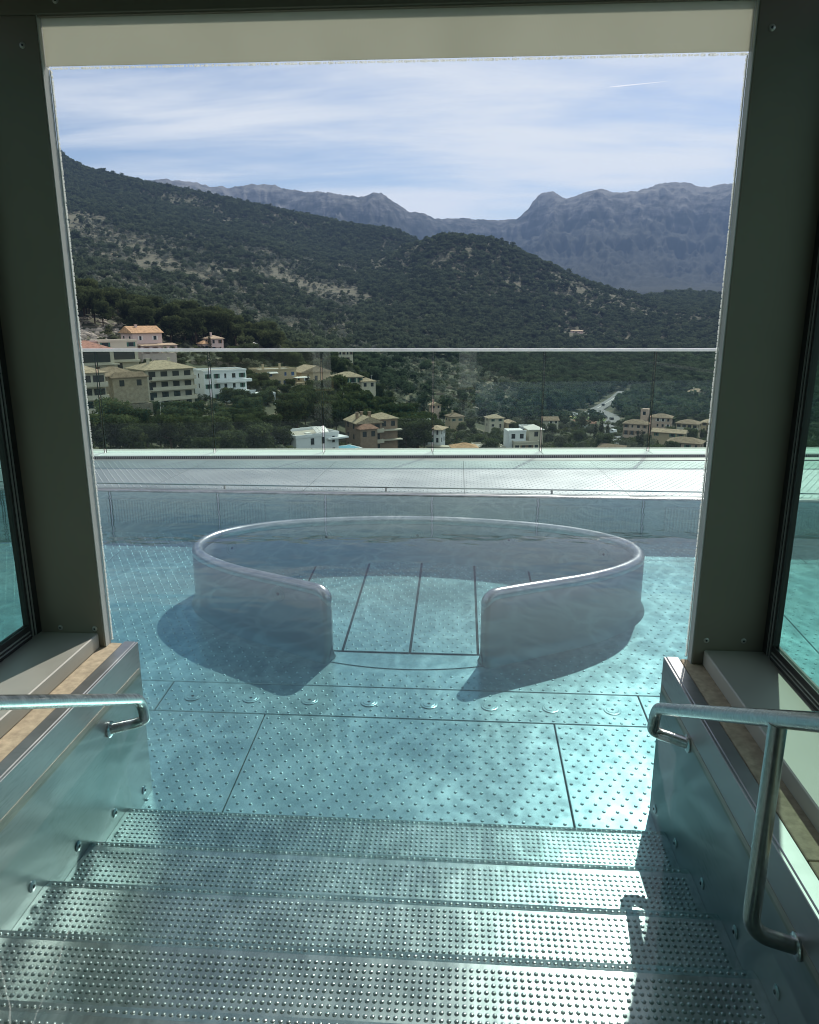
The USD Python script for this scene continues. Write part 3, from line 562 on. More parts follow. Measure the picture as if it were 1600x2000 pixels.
PADS = []
def roof_mesh(x0, x1, y0, y1, z, kind, h, over=.5, t=.16):
    x0 -= over; x1 += over; y0 -= over; y1 += over; cx_, cy_ = (x0+x1)/2, (y0+y1)/2; w, d = x1-x0, y1-y0
    if kind == 'hip':
        k = min(w, d)/2*.98
        R = [(x0+k, cy_, z+h), (x1-k, cy_, z+h)] if w >= d else [(cx_, y0+k, z+h), (cx_, y1-k, z+h)]
    elif kind == 'gable': R = [(x0, cy_, z+h), (x1, cy_, z+h)]           # ridge along x
    else: R = [(cx_, y0, z+h), (cx_, y1, z+h)]                           # ridge along y
    base = [(a, b, zz) for zz in (z-t, z) for a, b in ((x0, y0), (x1, y0), (x1, y1), (x0, y1))]
    return trimesh.convex.convex_hull(np.array(base+R))
def house(name, label, px, py, r, w, d, hts, rot=0.0, wall='render_cream', roof='hip', rmat='tile_yellow', rh=1.8, cols=4, win='window_glass', side=2, balcony=(), shutter=None, ww=1.1, wh=1.35, parapet=.5, chim=0, deep=5.0, group=None, cat='house', pad=True, extra=None, over=.55, skip=()):
    """A house whose front (towards the viewpoint, turned by rot degrees) stands at the spot; hts: storey heights from the ground up."""
    if px > 800 and 225 < r < 500: w, d, hts, rh, ww, wh = w*.78, d*.78, [q*.84 for q in hts], rh*.8, ww*.85, wh*.85
    p = far(px, py, r); az = math.atan2(p[0], p[1]); rz = -az+math.radians(rot)
    if name == 'small_house': p[2] = float(ground_z(p[0], p[1]))-.3
    t = thing(name, label, cat, p, rz, group); H = sum(hts)
    x0, x1 = -w/2, w/2
    PADS.append((p[0]+math.sin(az)*d*.5, p[1]+math.cos(az)*d*.5, max(w, d)*.72, p[2]-.1))
    mw = MB().box(x0, x1, 0, d, -deep, H, .03)
    if roof in ('gable', 'gabley'):
        # gable end walls up to the slope
        hh = rh*.93
        tri = Polygon([(0, 0), ((d if roof == 'gable' else w), 0), ((d if roof == 'gable' else w)/2, hh)])
        e = trimesh.creation.extrude_polygon(tri, (w if roof == 'gable' else d)-.02, engine='earcut')
        if roof == 'gable': T = np.array([[0, 0, 1, x0+.01], [1, 0, 0, 0], [0, 1, 0, H], [0, 0, 0, 1.0]])
        else: T = np.array([[1, 0, 0, x0], [0, 0, -1, d-.01], [0, 1, 0, H], [0, 0, 0, 1.0]])
        mw.add(e, False, T)
    mw.build('wall', wall, t)
    if roof == 'flat':
        o = .12; mb = MB()
        for a in ((x0-o, x1+o, -o, .18, H-.02, H+parapet), (x0-o, x1+o, d-.18, d+o, H-.02, H+parapet), (x0-o, x0+.18, .18, d-.18, H-.02, H+parapet), (x1-.18, x1+o, .18, d-.18, H-.02, H+parapet)): mb.box(*a)
        mb.build('parapet', wall, t); rf_ = MB().box(x0+.18, x1-.18, .18, d-.18, H+.002, H+.06).build('roof', 'flat_roof', t)
    else: rf_ = MB().add(roof_mesh(x0, x1, 0, d, H, roof, rh, over)).build('roof', rmat, t)
    for k in range(chim):
        cx0 = x0+w*(.22+.5*k/max(chim-1, 1)) if chim > 1 else x0+w*.3; cy0 = d*(.42+.15*(k % 2)); z0 = H+(.0 if roof == 'flat' else rh*.35)
        MB().box(cx0-.35, cx0+.35, cy0-.35, cy0+.35, z0, z0+1.9, .03).box(cx0-.45, cx0+.45, cy0-.45, cy0+.45, z0+1.9, z0+2.05).build('chimney', wall, rf_)
    z = 0; HR = np.random.default_rng(int(px*7+py)); HSH = ['shutter_brown', 'shutter_green', 'shutter_white', None][HR.integers(4)]
    for s, h in enumerate(hts):
        for k in range(cols):
            if (s, k) in skip: continue
            xc = x0+w*(k+.5)/cols; bal = s in balcony
            a = ww*(1.5 if bal else 1.0)/2; b0, b1 = z+(.1 if bal else h*.30), z+(h*.30+wh if not bal else h*.78)
            q_ = HR.uniform()
            if q_ < .10 and not bal: continue
            if q_ > .78 and s == 0 and not bal: b0 = z+.1
            a *= HR.choice([.72, 1.0, 1.0, 1.25]) if not bal else 1; b1 = min(b1, z+h-.25)
            wd = MB().box(xc-a, xc+a, -.03, .05, b0, b1).build('window', win, t)
            MB().box(xc-a-.08, xc+a+.08, -.07, -.031, b0-.12, b0-.02).build('sill', 'shutter_white' if wall != 'render_white' else 'concrete', wd)
            shut = shutter or (HSH if HR.uniform() < .55 and not bal and win == 'window_glass' else None)
            if shut: MB().box(xc-a-.5, xc-a-.03, -.09, -.02, b0, b1).box(xc+a+.03, xc+a+.5, -.09, -.02, b0, b1).build('shutter', shut, wd)
        for sx in (-1, 1):
            for k in range(side):
                yc = d*(k+.5)/side; xx = x1 if sx > 0 else x0
                MB().box(xx-.05*sx, xx+.03*sx, yc-ww/2, yc+ww/2, z+h*.30, min(z+h*.30+wh, z+h-.25)).build('window', win, t)
        if s in balcony:
            MB().box(x0+w*.08, x1+.2, -1.5, -.001, z-.18, z+.02, .02).box(x0+w*.08, x1+.2, -1.5, -1.38, z+.021, z+.92, .02).box(x1+.08, x1+.2, -1.379, -.001, z+.021, z+.92).build('balcony', 'render_white' if wall == 'render_white' else 'render_cream', t)
        z += h
    if extra: extra(t, x0, x1, d, H, mw)
    return t
def awn(x0, x1, y0, y1, z0, z1, m='awning_white'):
    def f(t, a, b, d, H, _):
        mb = MB().add(trimesh.convex.convex_hull(np.array([(x0, y0, z0), (x1, y0, z0), (x0, y1, z1), (x1, y1, z1), (x0, y0, z0-.12), (x1, y0, z0-.12), (x0, y1, z1-.12), (x1, y1, z1-.12)])))
        mb.build('awning', m, t)
    return f
def both(*fs): return lambda *a: [f(*a) for f in fs]
def slab(name, m, *b): return lambda t, a, c, d, H, _: MB().box(*b).build(name, m, t)
def annex(x0, x1, y0, y1, z1, m, n=3, roof=None, zb=-5, rmat='tile_sand'):
    def f(t, a, b, d, H, _):
        MB().box(x0, x1, y0, y1, zb, z1, .03).build('annex', m, t)
        for k in range(n):
            xc = x0+(x1-x0)*(k+.5)/n; MB().box(xc-.6, xc+.6, y0-.03, y0+.05, z1-2.2, z1-.7).build('window', 'window_glass', t)
        if roof: MB().add(roof_mesh(x0, x1, y0, y1, z1, roof, 1.2, .4)).build('annex_roof', rmat, t)
        else: MB().box(x0-.1, x1+.1, y0-.1, y0+.08, z1-.02, z1+.45).box(x0+.1, x1-.1, y0+.081, y1, z1+.001, z1+.05).build('annex_parapet', m, t)
    return f
def arcade(x0, x1, y0, z0, z1, n, m):
    """A covered terrace: piers, arch heads and tiled lean-to."""
    def f(t, a, b, d, H, _):
        mb = MB()
        for k in range(n+1): xx = x0+(x1-x0)*k/n; mb.box(xx-.28, xx+.28, y0-.3, y0+.3, z0, z1-.5)
        mb.box(x0-.28, x1+.28, y0-.3, y0+.3, z1-.5, z1)
        for k in range(n):
            xa, xb = x0+(x1-x0)*k/n+.28, x0+(x1-x0)*(k+1)/n-.28
            for q in range(4):
                u = (xb-xa)/2*(1-math.cos(q*.4))
                mb.box(xa, xa+.1+u*.5, y0-.25, y0+.25, z1-.5-(4-q)*.18, z1-.5-(3-q)*.18).box(xb-.1-u*.5, xb, y0-.25, y0+.25, z1-.5-(4-q)*.18, z1-.5-(3-q)*.18)
        mb.build('arcade', m, t)
        MB().add(trimesh.convex.convex_hull(np.array([(x0-.5, y0-.8, z1), (x1+.5, y0-.8, z1), (x0-.5, -.01, z1+.55), (x1+.5, -.01, z1+.55), (x0-.5, y0-.8, z1-.12), (x1+.5, y0-.8, z1-.12), (x0-.5, -.01, z1-.1), (x1+.5, -.01, z1-.1)]))).build('terrace_roof', 'tile_sand', t)
        MB().box(x0, x1, y0+.05, 0, z0-4, z0, .02).build('terrace_base', m, t)
    return f

house('hillside_villa', 'pale rose villa with orange tiled roof and arched terrace below pine grove', 291, 690, 292, 11.0, 9.5, [3.6, 3.6], 26, 'render_rose', 'gable', 'tile_orange', 2.3, 2, 'window_glass', 2, shutter='shutter_white', chim=1, extra=arcade(-4.0, 9.0, -3.2, .0, 2.9, 4, 'render_rose'), skip=((0, 0), (0, 1)))
house('terrace_house', 'cream house with dark red hip roof and brown shutters, cut by the left post', 170, 738, 236, 16, 12, [3.6, 4.2], 14, 'render_cream', 'hip', 'tile_red', 2.4, 5, 'shutter_brown', 2, ww=1.35, wh=1.9, extra=both(slab('glazed_front', 'window_glass', -7.4, 6.9, -.09, -.04, 4.2, 7.2), slab('upper_ledge', 'render_cream', -8, 9.2, -1.0, -.001, 3.45, 3.75)), skip=tuple((1, k) for k in range(5)))
house('modern_house', 'cream flat-roofed modern house with wide glazed bay left of the arched villa', 236, 727, 252, 11.5, 9, [3.4, 3.6, 2.2], 16, 'render_cream', 'flat', cols=3, side=1, ww=1.5, wh=1.8, extra=both(slab('bay_window', 'window_glass', -2.8, 4.7, -.09, -.04, 3.9, 6.5), slab('balcony', 'render_cream', -3.4, 5.9, -1.3, -.001, 3.1, 3.8), annex(-10, -5.8, 1, 8, 9.2, 'render_rose', 0)), skip=tuple((1, k) for k in range(3)))
house('apartment_house', 'small apartment house with stacked curved balconies at the left edge', 160, 806, 186, 11.5, 9, [2.9, 2.9, 3.0], 12, 'render_cream', 'hip', 'tile_sand', 1.7, 4, side=2, balcony=(0, 1, 2), ww=1.6)
house('shuttered_house', 'grey ochre house with weathered brown roof and green shutters on stone base', 236, 789, 204, 11.5, 10, [3.5, 3.5], 18, 'render_stone', 'hip', 'tile_brown', 2.0, 3, 'shutter_green', 2, ww=.95, wh=2.0, extra=both(annex(-2.0, 6.6, -1.8, 0, 6.7, 'render_stone', 2, 'hip', .1, 'tile_brown'), slab('stone_base', 'drystone', -6.8, 7.2, -2.4, 6, -6, -.02)))
house('apartment_house', 'cream four-storey block with yellow hip roof and wraparound balconies', 337, 797, 232, 14.5, 11.5, [2.6, 2.9, 2.9, 2.9], 26, 'render_cream', 'hip', 'tile_yellow', 2.2, 4, side=3, balcony=(1, 2, 3), ww=1.35, chim=2, over=.8)
house('white_villa', 'white flat-roofed modern villa stepping down in terraces behind trees', 443, 783, 250, 14, 9.5, [3.2, 3.2, 3.0], 20, 'render_white', 'flat', cols=5, side=1, ww=.9, extra=both(annex(-1.0, 7.4, -6.0, 0, 3.2, 'render_white', 3), slab('curved_balcony', 'render_white', -3.4, 8.2, -1.8, -.001, 6.0, 6.9), slab('terrace', 'render_white', 7.4, 15.0, -4.4, -.2, 1.6, 2.3), slab('terrace_support', 'render_white', 14.6, 14.9, -4.3, -4.0, -4, 1.6), awn(-.8, 7.2, -7.4, -6.0, 1.9, 2.6)))
house('ochre_block', 'ochre flat-roofed apartment block with blue windows', 545, 772, 292, 15, 10, [3.0, 3.2, 3.2], 24, 'render_ochre', 'flat', cols=5, win='window_blue', side=2, balcony=(1,), ww=1.2, chim=2, extra=both(annex(6.0, 11.5, -3.4, 4, 4.2, 'render_ochre', 2), slab('pergola', 'awning_white', 6.0, 11.6, -3.5, 1, 6.3, 6.5), awn(-4.5, -.5, -1.6, -.01, 8.4, 8.9)))
house('ochre_house', 'ochre house with pinkish tiled gable beside the blue-windowed block', 618, 749, 305, 13, 9, [4.6], 30, 'render_ochre', 'gabley', 'tile_sand', 2.4, 3, side=2, ww=1.3, wh=1.7, extra=slab('terrace', 'render_ochre', -2, 10.5, -4.0, -.01, -.6, -.2))
house('cream_villa', 'cream villa with broad sandy hip roof and colonnade right of the ochre house', 683, 752, 318, 11.5, 9, [3.4], 12, 'render_cream', 'hip', 'tile_yellow', 1.8, 4, side=1, ww=1.2, wh=1.8, extra=both(annex(-10, -4.8, -1.5, 6, 3.0, 'render_white', 2, 'hip', -5, 'tile_sand'), annex(4.5, 10.5, -2.6, 5, 1.6, 'render_cream', 2, 'hip', -5, 'tile_yellow')))
house('pale_house', 'small pale three-storey house up the slope behind the cream villa', 676, 717, 425, 8, 7, [3, 3, 2.6], 8, 'render_cream', 'flat', cols=4, side=1, ww=1.0)
house('pink_cottage', 'small pink cottage with tall chimney among pines on left slope', 425, 688, 330, 6.0, 6, [2.8, 2.8], 28, 'render_rose', 'hip', 'tile_sand', 1.3, 2, side=1, chim=1, ww=1.0, extra=both(annex(-6.5, -3.0, 0, 5, 3.6, 'render_rose', 1, 'hip', -4, 'tile_orange'), annex(3.0, 9.5, -2.2, 3, .6, 'render_rose', 0, 'hip', -5, 'tile_sand')))
house('garden_pavilion', 'low pavilion with pale tent-like roof right of the pink cottage', 488, 681, 345, 4.5, 4, [2.2], 10, 'render_stone', 'hip', 'awning_white', 1.0, 0, side=0, over=1.2)
house('retaining_house', 'low stone house half hidden under trees below the pink cottage', 474, 712, 322, 7.5, 6, [5.6], 12, 'render_stone', 'flat', cols=3, side=1)
house('flat_villa', 'white flat-roofed villa with solar panels just beyond the coping', 622, 897, 182, 12.0, 10.5, [3.0, 2.6], 32, 'render_white', 'flat', cols=4, side=2, ww=.75, wh=1.5, parapet=.7, chim=0,
      extra=both(slab('roof_slab', 'render_white', 2.5, 8.2, -1.2, 9, 4.6, 5.0), slab('skylight', 'awning_white', -.6, .7, 4.0, 5.3, 5.66, 5.95), slab('lower_terrace', 'render_white', 6.2, 12.0, -1.6, 4, 1.2, 1.8), slab('terrace_pool', 'pool_blue', 6.6, 11.6, -1.2, 3.6, 1.805, 1.83),
                 lambda t, a, b, d, H, _: [MB().add(trimesh.convex.convex_hull(np.array([(q, 3, H+.3), (q+1.15, 3, H+.3), (q, 5.2, H+1.5), (q+1.15, 5.2, H+1.5), (q, 3, H+.22), (q+1.15, 3, H+.22), (q, 5.2, H+1.42), (q+1.15, 5.2, H+1.42)]))).build('solar_panel', 'solar_glass', t) for q in (1.6, 2.85, 4.1)]))
house('stone_block', 'brown stone apartment block with stepped tile roofs and many chimneys', 722, 905, 212, 7.5, 9, [3, 3, 3, 2.6], 22, 'render_brown', 'gabley', 'tile_yellow', 1.7, 3, side=2, balcony=(1, 2, 3), ww=1.0, chim=3, extra=both(annex(3.6, 9.2, 1.0, 9, 12.3, 'render_brown', 2, 'hip', -5, 'tile_yellow'), annex(-3.9, 1.2, -3.2, 0, 10.4, 'render_brown', 2, 'hip', -5, 'tile_red'), slab('balcony', 'render_cream', 3.8, 10.2, -.6, .98, 6.2, 6.5), slab('balcony', 'render_cream', 3.8, 10.4, -.6, .98, 3.2, 3.5), slab('balcony', 'render_cream', 3.8, 10.0, -.6, .98, 9.0, 9.3)))
house('white_house', 'white house with pale raised roof edge beside the dark pines', 848, 868, 262, 6.0, 7, [3.2, 3.2], -18, 'render_white', 'hip', 'tile_sand', 1.3, 2, side=2, ww=.8, wh=1.8, over=1.0, extra=slab('terrace', 'render_cream', -2, 6.5, -3.4, -.01, -.4, .0))
house('cottage', 'tiny terracotta cottage at the edge of the olive terraces', 852, 800, 385, 6.5, 5, [2.8], 20, 'render_pink', 'gabley', 'tile_sand', 1.6, 2, side=1, chim=1)
house('ochre_cottage', 'ochre cottage with greyish brown hip roof below the olive terraces', 893, 826, 352, 8.6, 8, [3.6], 24, 'render_ochre', 'hip', 'tile_brown', 1.8, 2, side=2, chim=1)
house('yellow_house', 'cream house with bright sandy yellow hip roof in town centre', 970, 836, 360, 9.5, 8.5, [3.0, 2.6], 20, 'render_cream', 'hip', 'tile_yellow', 1.9, 2, side=1, extra=annex(4.4, 9.2, -3, 5, 2.6, 'render_ochre', 2, 'hip', -4, 'tile_sand'))
house('flat_house', 'low pale house with wide flat terrace roof nearest the coping', 962, 893, 238, 11.0, 12, [3.3], 18, 'render_cream', 'flat', cols=4, side=2, parapet=.45, ww=1.6, wh=1.6, over=.8)
house('stepped_villa', 'white stepped modern villa with stacked flat roofs and sloping top', 1028, 898, 236, 10.5, 9, [3.2, 3.2], 16, 'render_cream', 'flat', cols=4, side=2, ww=1.2, extra=both(annex(-5.2, .2, 2.0, 9, 8.6, 'render_white', 2), annex(1.5, 6.0, 3, 9, 9.0, 'render_cream', 1, 'gabley' if False else 'hip', -3, 'awning_white'), slab('terrace', 'render_white', 4.8, 10.5, -2.0, 3, 1.2, 1.7), slab('terrace', 'render_white', 5.0, 13.0, -3.0, 3, -.8, -.3)))
house('orange_roof_house', 'small house with low orange hip roof at the coping', 910, 893, 206, 6.6, 6, [2.4], 10, 'render_pink', 'hip', 'tile_orange', 1.2, 2, side=1)
house('town_house', 'white-trimmed flat house between the stepped villa and the trees behind', 1030, 846, 325, 7.5, 6, [3.0], 10, 'render_white', 'flat', cols=3, side=1)
house('town_house', 'grey brown gabled house left of the big round tree in town', 1076, 840, 385, 9.5, 8, [3.2, 2.6], 14, 'render_cream', 'gable', 'tile_brown', 2.0, 3, side=1)
house('row_house', 'long white fronted house with reddish roof behind the round tree', 1142, 843, 420, 14.5, 8, [2.8, 2.6], 6, 'render_white', 'gable', 'tile_red', 1.8, 5, side=1)
house('big_roof_house', 'house with very long low brown roof reaching the coping', 1196, 893, 268, 15, 10, [2.6], -24, 'render_cream', 'gable', 'tile_brown', 2.2, 4, side=1)
house('brown_house', 'pinkish house with brown hip roof left of the taller pink house', 1240, 850, 338, 13, 9, [3.0, 2.8], -8, 'render_pink', 'hip', 'tile_brown', 2.0, 4, side=2)
house('tall_house', 'taller pink two-wing house in the middle of the right-hand group', 1288, 848, 345, 11, 9, [3, 3, 2.6], -6, 'render_pink', 'hip', 'tile_brown', 1.8, 4, side=2, ww=1.0, extra=annex(-8.5, -5.4, 0, 6, 10.2, 'render_pink', 1))
house('town_house', 'ochre town house with balcony right of the taller pink house', 1340, 850, 335, 11, 9, [3, 2.8], -12, 'render_ochre', 'hip', 'tile_brown', 1.8, 4, side=2, balcony=(1,))
house('town_house', 'sand roofed house half behind the right post', 1388, 846, 350, 11, 9, [3, 2.4], -12, 'render_ochre', 'hip', 'tile_sand', 1.8, 3, side=1)
house('brown_house', 'wide pink house with brown hip roof nearest the coping on the right', 1333, 893, 262, 13.5, 9, [2.9, 2.9], -10, 'render_pink', 'hip', 'tile_brown', 1.8, 4, side=2, ww=1.2)
house('low_house', 'low ochre house with long sandy roof behind the wide pink house', 1305, 856, 300, 15, 6, [2.6], -10, 'render_ochre', 'gable', 'tile_sand', 1.4, 4, side=1)
house('lone_house', 'cream three-storey house with sandy roof alone among trees at right', 1357, 791, 560, 11, 9, [3, 3, 3], -8, 'render_cream', 'hip', 'tile_sand', 2.0, 3, side=2, balcony=(1, 2), chim=1)
house('white_bungalow', 'white bungalow below the lone three-storey house', 1300, 815, 480, 8.5, 7, [3.2], -8, 'render_white', 'flat', cols=3, side=1)
SMALL = [(385, 473, 1350, 16, 'pale villa on the bare high terraces of the left hill'), (396, 483, 1300, 12, 'white hut just below the pale high villa'), (228, 486, 1000, 15, 'ruined pale farmhouse on the far left slope'), (227, 512, 900, 17, 'wide cream farmhouse under the ruined farmhouse'), (246, 537, 780, 12, 'grey shed above the pine grove'), (411, 537, 960, 7, 'small white hut in the middle of the left olive slope'), (346, 586, 640, 7, 'white hut just above the pine grove crowns'), (426, 597, 640, 11, 'low white cabin right of the pine grove'), (483, 560, 880, 10, 'long white cabin high over the pink cottage'), (721, 584, 1000, 7, 'white hut at the foot of the wooded hill'), (765, 578, 1060, 10, 'pale barn beside the white hut at the hill foot'), (566, 636, 620, 9, 'low pale barn above the ochre block'), (886, 497, 1250, 14, 'white hilltop villa in the trees of the wooded hill'), (918, 496, 1260, 16, 'long white hilltop annex right of the hilltop villa'), (1128, 606, 1080, 26, 'long terraced country house in a clearing on the right hillside'), (1058, 606, 1050, 9, 'small brown cottage left of the terraced country house'), (577, 697, 440, 6, 'white hut among trees above the blue-windowed block'), (1292, 797, 600, 14, 'long low white wall-like shed left of the lone house'), (1268, 770, 690, 14, 'pale shed up the valley beyond the roundabout')]
for px, py, r, w, lb in SMALL:
    house('small_house', lb, px, py+1, r, w*.62, max(4, w*.35), [2.4], RNG.uniform(-15, 15), RNG.choice(['render_stone', 'render_cream', 'render_rose']), RNG.choice(['gable', 'hip']), RNG.choice(['tile_sand', 'tile_brown']), 1.3, deep=2.0, cols=1 if w < 9 else 2, side=0, ww=.9, wh=1.1)

for hx, hy, rad, hz in PADS:
    D = np.hypot(GX-hx, GY-hy); k = np.clip((D-rad)/(rad*.9), 0, 1); TZ = np.where(D < rad*1.9, np.minimum(TZ, hz+k*8), TZ)
TI = RegularGridInterpolator((AZ, RR), TZ, bounds_error=False, fill_value=None)
grid_mesh(GX, GY, TZ, 'hill_ground', 'hills')

# far mountain range: cliffs and gullies
FA = np.linspace(math.radians(-36), math.radians(38), 950); FR = np.concatenate([np.linspace(2900, 3700, 10), np.linspace(3760, 5900, 130), np.linspace(5950, 7200, 12)])
faz = np.array([azof(*q) for q in FARR]); fel = np.array([-ray(*q)[2]/math.hypot(*ray(*q)[:2])*-1 for q in FARR])
ridge_el = np.interp(FA, faz, fel); RIDGE = 5500+260*np.sin(FA*9)+180*np.sin(FA*23+1)
zr = EYE+RIDGE*ridge_el; t = (FR[None]-3200)/(RIDGE[:, None]-3200)
prof = np.interp(np.clip(t, 0, 1.8), [0, .25, .5, .72, .84, .93, 1.0, 1.15, 1.8], [.02, .10, .26, .50, .66, .88, 1.0, .86, .45])
base = 60.0; FZ = base+(zr[:, None]-base)*prof
FX, FY = np.sin(FA)[:, None]*FR, np.cos(FA)[:, None]*FR
U, W = FA[:, None]*5500+0*FR, FR[None]+0*FA[:, None]
def ridged(s, sy, seed, o=4):
    out, a_, t_ = 0, 1.0, 0
    for k in range(o): out = out+a_*(1-2*np.abs(meshkit.noise(np.stack([U/s*2**k, W/sy*2**k, np.full_like(U, seed+.37*k)], -1), seed+k)-.5)); t_ += a_; a_ *= .55
    return out/t_
env = np.clip(1-np.abs(t-.74)/.6, 0, 1); near1 = np.exp(-((t-1)/.075)**2); soft = 1-.95*near1
FZ = FZ + (ridged(520, 1500, 21)-.72)*330*env*soft + (ridged(170, 420, 31)-.72)*185*np.clip(env*1.2, 0, 1)*(1-.86*near1) + (ridged(60, 110, 41, 3)-.7)*62*np.clip(env+.1*near1, 0, 1)*(1-.5*near1)
strata = np.sin(FZ/30+5*fb(FX, FY, 500, 51, 3)); FZ = FZ + 11*strata*env*soft
FZ[:, :4] -= np.array([420, 250, 120, 40])[None]
grid_mesh(FX, FY, FZ, 'far_rock', 'mountains')
# ------------------------------------------------------------------ vegetation
def leafmat(name, c, tr=.3, var=.45):
    c = np.array(c)
    mat(name, {'o': ('object_info', {}), 'g': ('geometry', {}), 'n': ('noise_texture', {'scale': .9, 'detail': 0.0}), 'm': ('math', {'math_type': 'multiply_add', 'value2': .55}), 'h': ('math', {'math_type': 'multiply', 'value2': .45}),
               'r': ('rgb_ramp', {'ramp': [(.1, tuple(c*(1-var))), (.5, tuple(c)), (.9, tuple(np.minimum(c*np.array([1.55, 1.4, 1.25]), .9)))]}), 'd': ('diffuse_bsdf', {}), 't': ('translucent_bsdf', {}), 'x': ('mix_closure', {'fac': tr})},
        [('o.random', 'm.value1'), ('g.position', 'n.vector'), ('n.fac', 'h.value1'), ('h.value', 'm.value3'), ('m.value', 'r.fac'), ('r.color', 'd.color'), ('r.color', 't.color'), ('d.BSDF', 'x.closure1'), ('t.BSDF', 'x.closure2')], surface='x.closure')
leafmat('leaf_pine', (.064, .084, .038), .42); leafmat('leaf_broad', (.082, .106, .053), .42); leafmat('leaf_olive', (.150, .166, .120), .40); leafmat('leaf_cypress', (.024, .034, .017), .2); leafmat('leaf_scrub', (.085, .098, .048), .4); leafmat('leaf_palm', (.06, .08, .03), .3)
leafmat('leaf_far_pine', (.072, .100, .062), .42); leafmat('leaf_far_olive', (.168, .195, .155), .40)  # far leaves paler: distance haze put into their colour, besides the haze volume
simple('bark', (.11, .08, .055), .95, 0, .3, 6, .5, .2, 6, .03)

def leaves(blobs, n, size, seed, squash=.75):
    """n small leaf-clump quads spread through ellipsoids (x, y, z, rx, ry, rz); normals lean outwards so that clumps read light above and dark below."""
    rg = np.random.default_rng(seed); B = np.array(blobs, float); wgt = (B[:, 3]*B[:, 4]*B[:, 5])**(2/3); k = rg.choice(len(B), n, p=wgt/wgt.sum())
    d = rg.normal(size=(n, 3)); d /= np.linalg.norm(d, axis=1, keepdims=True); rad = rg.uniform(.45, 1.08, n)**.6
    P = B[k, :3]+d*rad[:, None]*B[k, 3:]
    nn = d*.8+rg.normal(size=(n, 3))*.65; nn /= np.linalg.norm(nn, axis=1, keepdims=True)
    a = np.cross(nn, rg.normal(size=(n, 3))); a /= np.linalg.norm(a, axis=1, keepdims=True); b = np.cross(nn, a); s = size*rg.uniform(.55, 1.35, (n, 1))
    V = np.stack([P-a*s, P+b*s*squash, P+a*s, P-b*s*squash], 1).reshape(-1, 3); i = np.arange(n)[:, None]*4
    F = np.concatenate([i+[0, 2, 1], i+[0, 3, 2]]); N = nn*.6+d*.6; N /= np.linalg.norm(N, axis=1, keepdims=True)
    return V, F, np.repeat(N, 4, axis=0)
def pine_blobs(seed, umb=1.0):
    rg = np.random.default_rng(seed); B = [(0, 0, .74, .20, .20, .20)]
    for k in range(9):
        a = k*2.4+rg.uniform(-.4, .4); z = rg.uniform(.38, .86); q = rg.uniform(.12, .26)*(1.1-.6*abs(z-.55))*umb; s = rg.uniform(.10, .17); B.append((q*math.cos(a), q*math.sin(a), z, s*1.15, s*1.15, s*.85))
    return B
def round_blobs(seed, w=.32, z0=.30):
    rg = np.random.default_rng(seed); B = [(0, 0, .58, w*.8, w*.8, .30)]
    for k in range(8):
        a = k*2.4+rg.uniform(-.4, .4); z = rg.uniform(z0, .84); q = rg.uniform(.4, .85)*w*(1.15-.7*abs(z-.5)); s = rg.uniform(.11, .19); B.append((q*math.cos(a), q*math.sin(a), z, s*1.1, s*1.1, s*.9))
    return B
def trunk(h, r, lean, limbs, seed):
    rg = np.random.default_rng(seed); mb = MB(); p = [np.array([0, 0, -.06]), np.array([lean*.2, 0, h*.35]), np.array([lean*.7, lean*.3, h*.7]), np.array([lean, lean*.4, h])]
    mb.add(tube(p, [r*1.3, r, r*.75, r*.35], 7), True)
    for k in range(limbs):
        a = k*2.4+rg.uniform(-.3, .3); z = h*rg.uniform(.5, .9); o = np.array([lean*.6, lean*.2, z]); e = o+np.array([.2*math.cos(a), .2*math.sin(a), .12]); mb.add(tube([o, (o+e)/2+[0, 0, .01], e], [r*.45, r*.35, r*.15], 5), True)
    return mb
def model(name, blobs, n, size, lm, tr, seed):
    path = '/World/' + name
    p = stage.CreateClassPrim(path)
    V, F, N = leaves(blobs, n, size, seed); MB().raw(V, F, N).build('crown', lm, path); tr.build('trunk', 'bark', path)
    return path
PINES = [model('pine_model', pine_blobs(s, u), 1500, .026, 'leaf_pine', trunk(.78, .018, l, 5, s), s) for s, u, l in ((1, 1.0, .03), (2, 1.15, -.03), (3, .9, .02), (5, 1.25, .05))]
BROADS = [model('broadleaf_model', round_blobs(s, w), 1400, .030, 'leaf_broad', trunk(.55, .022, .02, 4, s), s) for s, w in ((11, .36), (12, .42), (13, .33))]
OLIVES = [model('olive_model', round_blobs(s, w, .34), 900, .034, 'leaf_olive', trunk(.5, .03, .03, 4, s), s) for s, w in ((21, .42), (22, .38))]
CYP = model('cypress_model', [(0, 0, .1+.085*k, .075*math.sin(.5+.26*k)+.03, .075*math.sin(.5+.26*k)+.03, .10) for k in range(10)], 900, .018, 'leaf_cypress', trunk(.3, .012, 0, 0, 1), 4)

PADT = cKDTree(np.array([(a, b) for a, b, _, _ in PADS])); PADR = np.array([c for _, _, c, _ in PADS])
ROADS = [[(1215, 700), (1198, 640), (1182, 590), (1166, 540), (1150, 505), (1118, 482), (1075, 470)], [(1166, 545), (1186, 505), (1200, 470), (1196, 440), (1194, 400), (1212, 340), (1225, 300)], [(868, 232), (880, 252), (896, 268)]]
RP = np.array([(math.degrees(azof(a+(c-a)*u, 800)), b+(d-b)*u) for R_ in ROADS for (a, b), (c, d) in zip(R_[:-1], R_[1:]) for u in np.linspace(0, 1, 6)])
def off_road(x, y):
    a, r = np.degrees(np.arctan2(x, y)), np.hypot(x, y); k = np.degrees(7.5/r); lim = np.where(RP[:, 1] > 400, 48, 14)
    return not bool((((np.abs(RP[:, 0]-a) < k) & (r-RP[:, 1] < 9) & (RP[:, 1]-r < lim))).any())
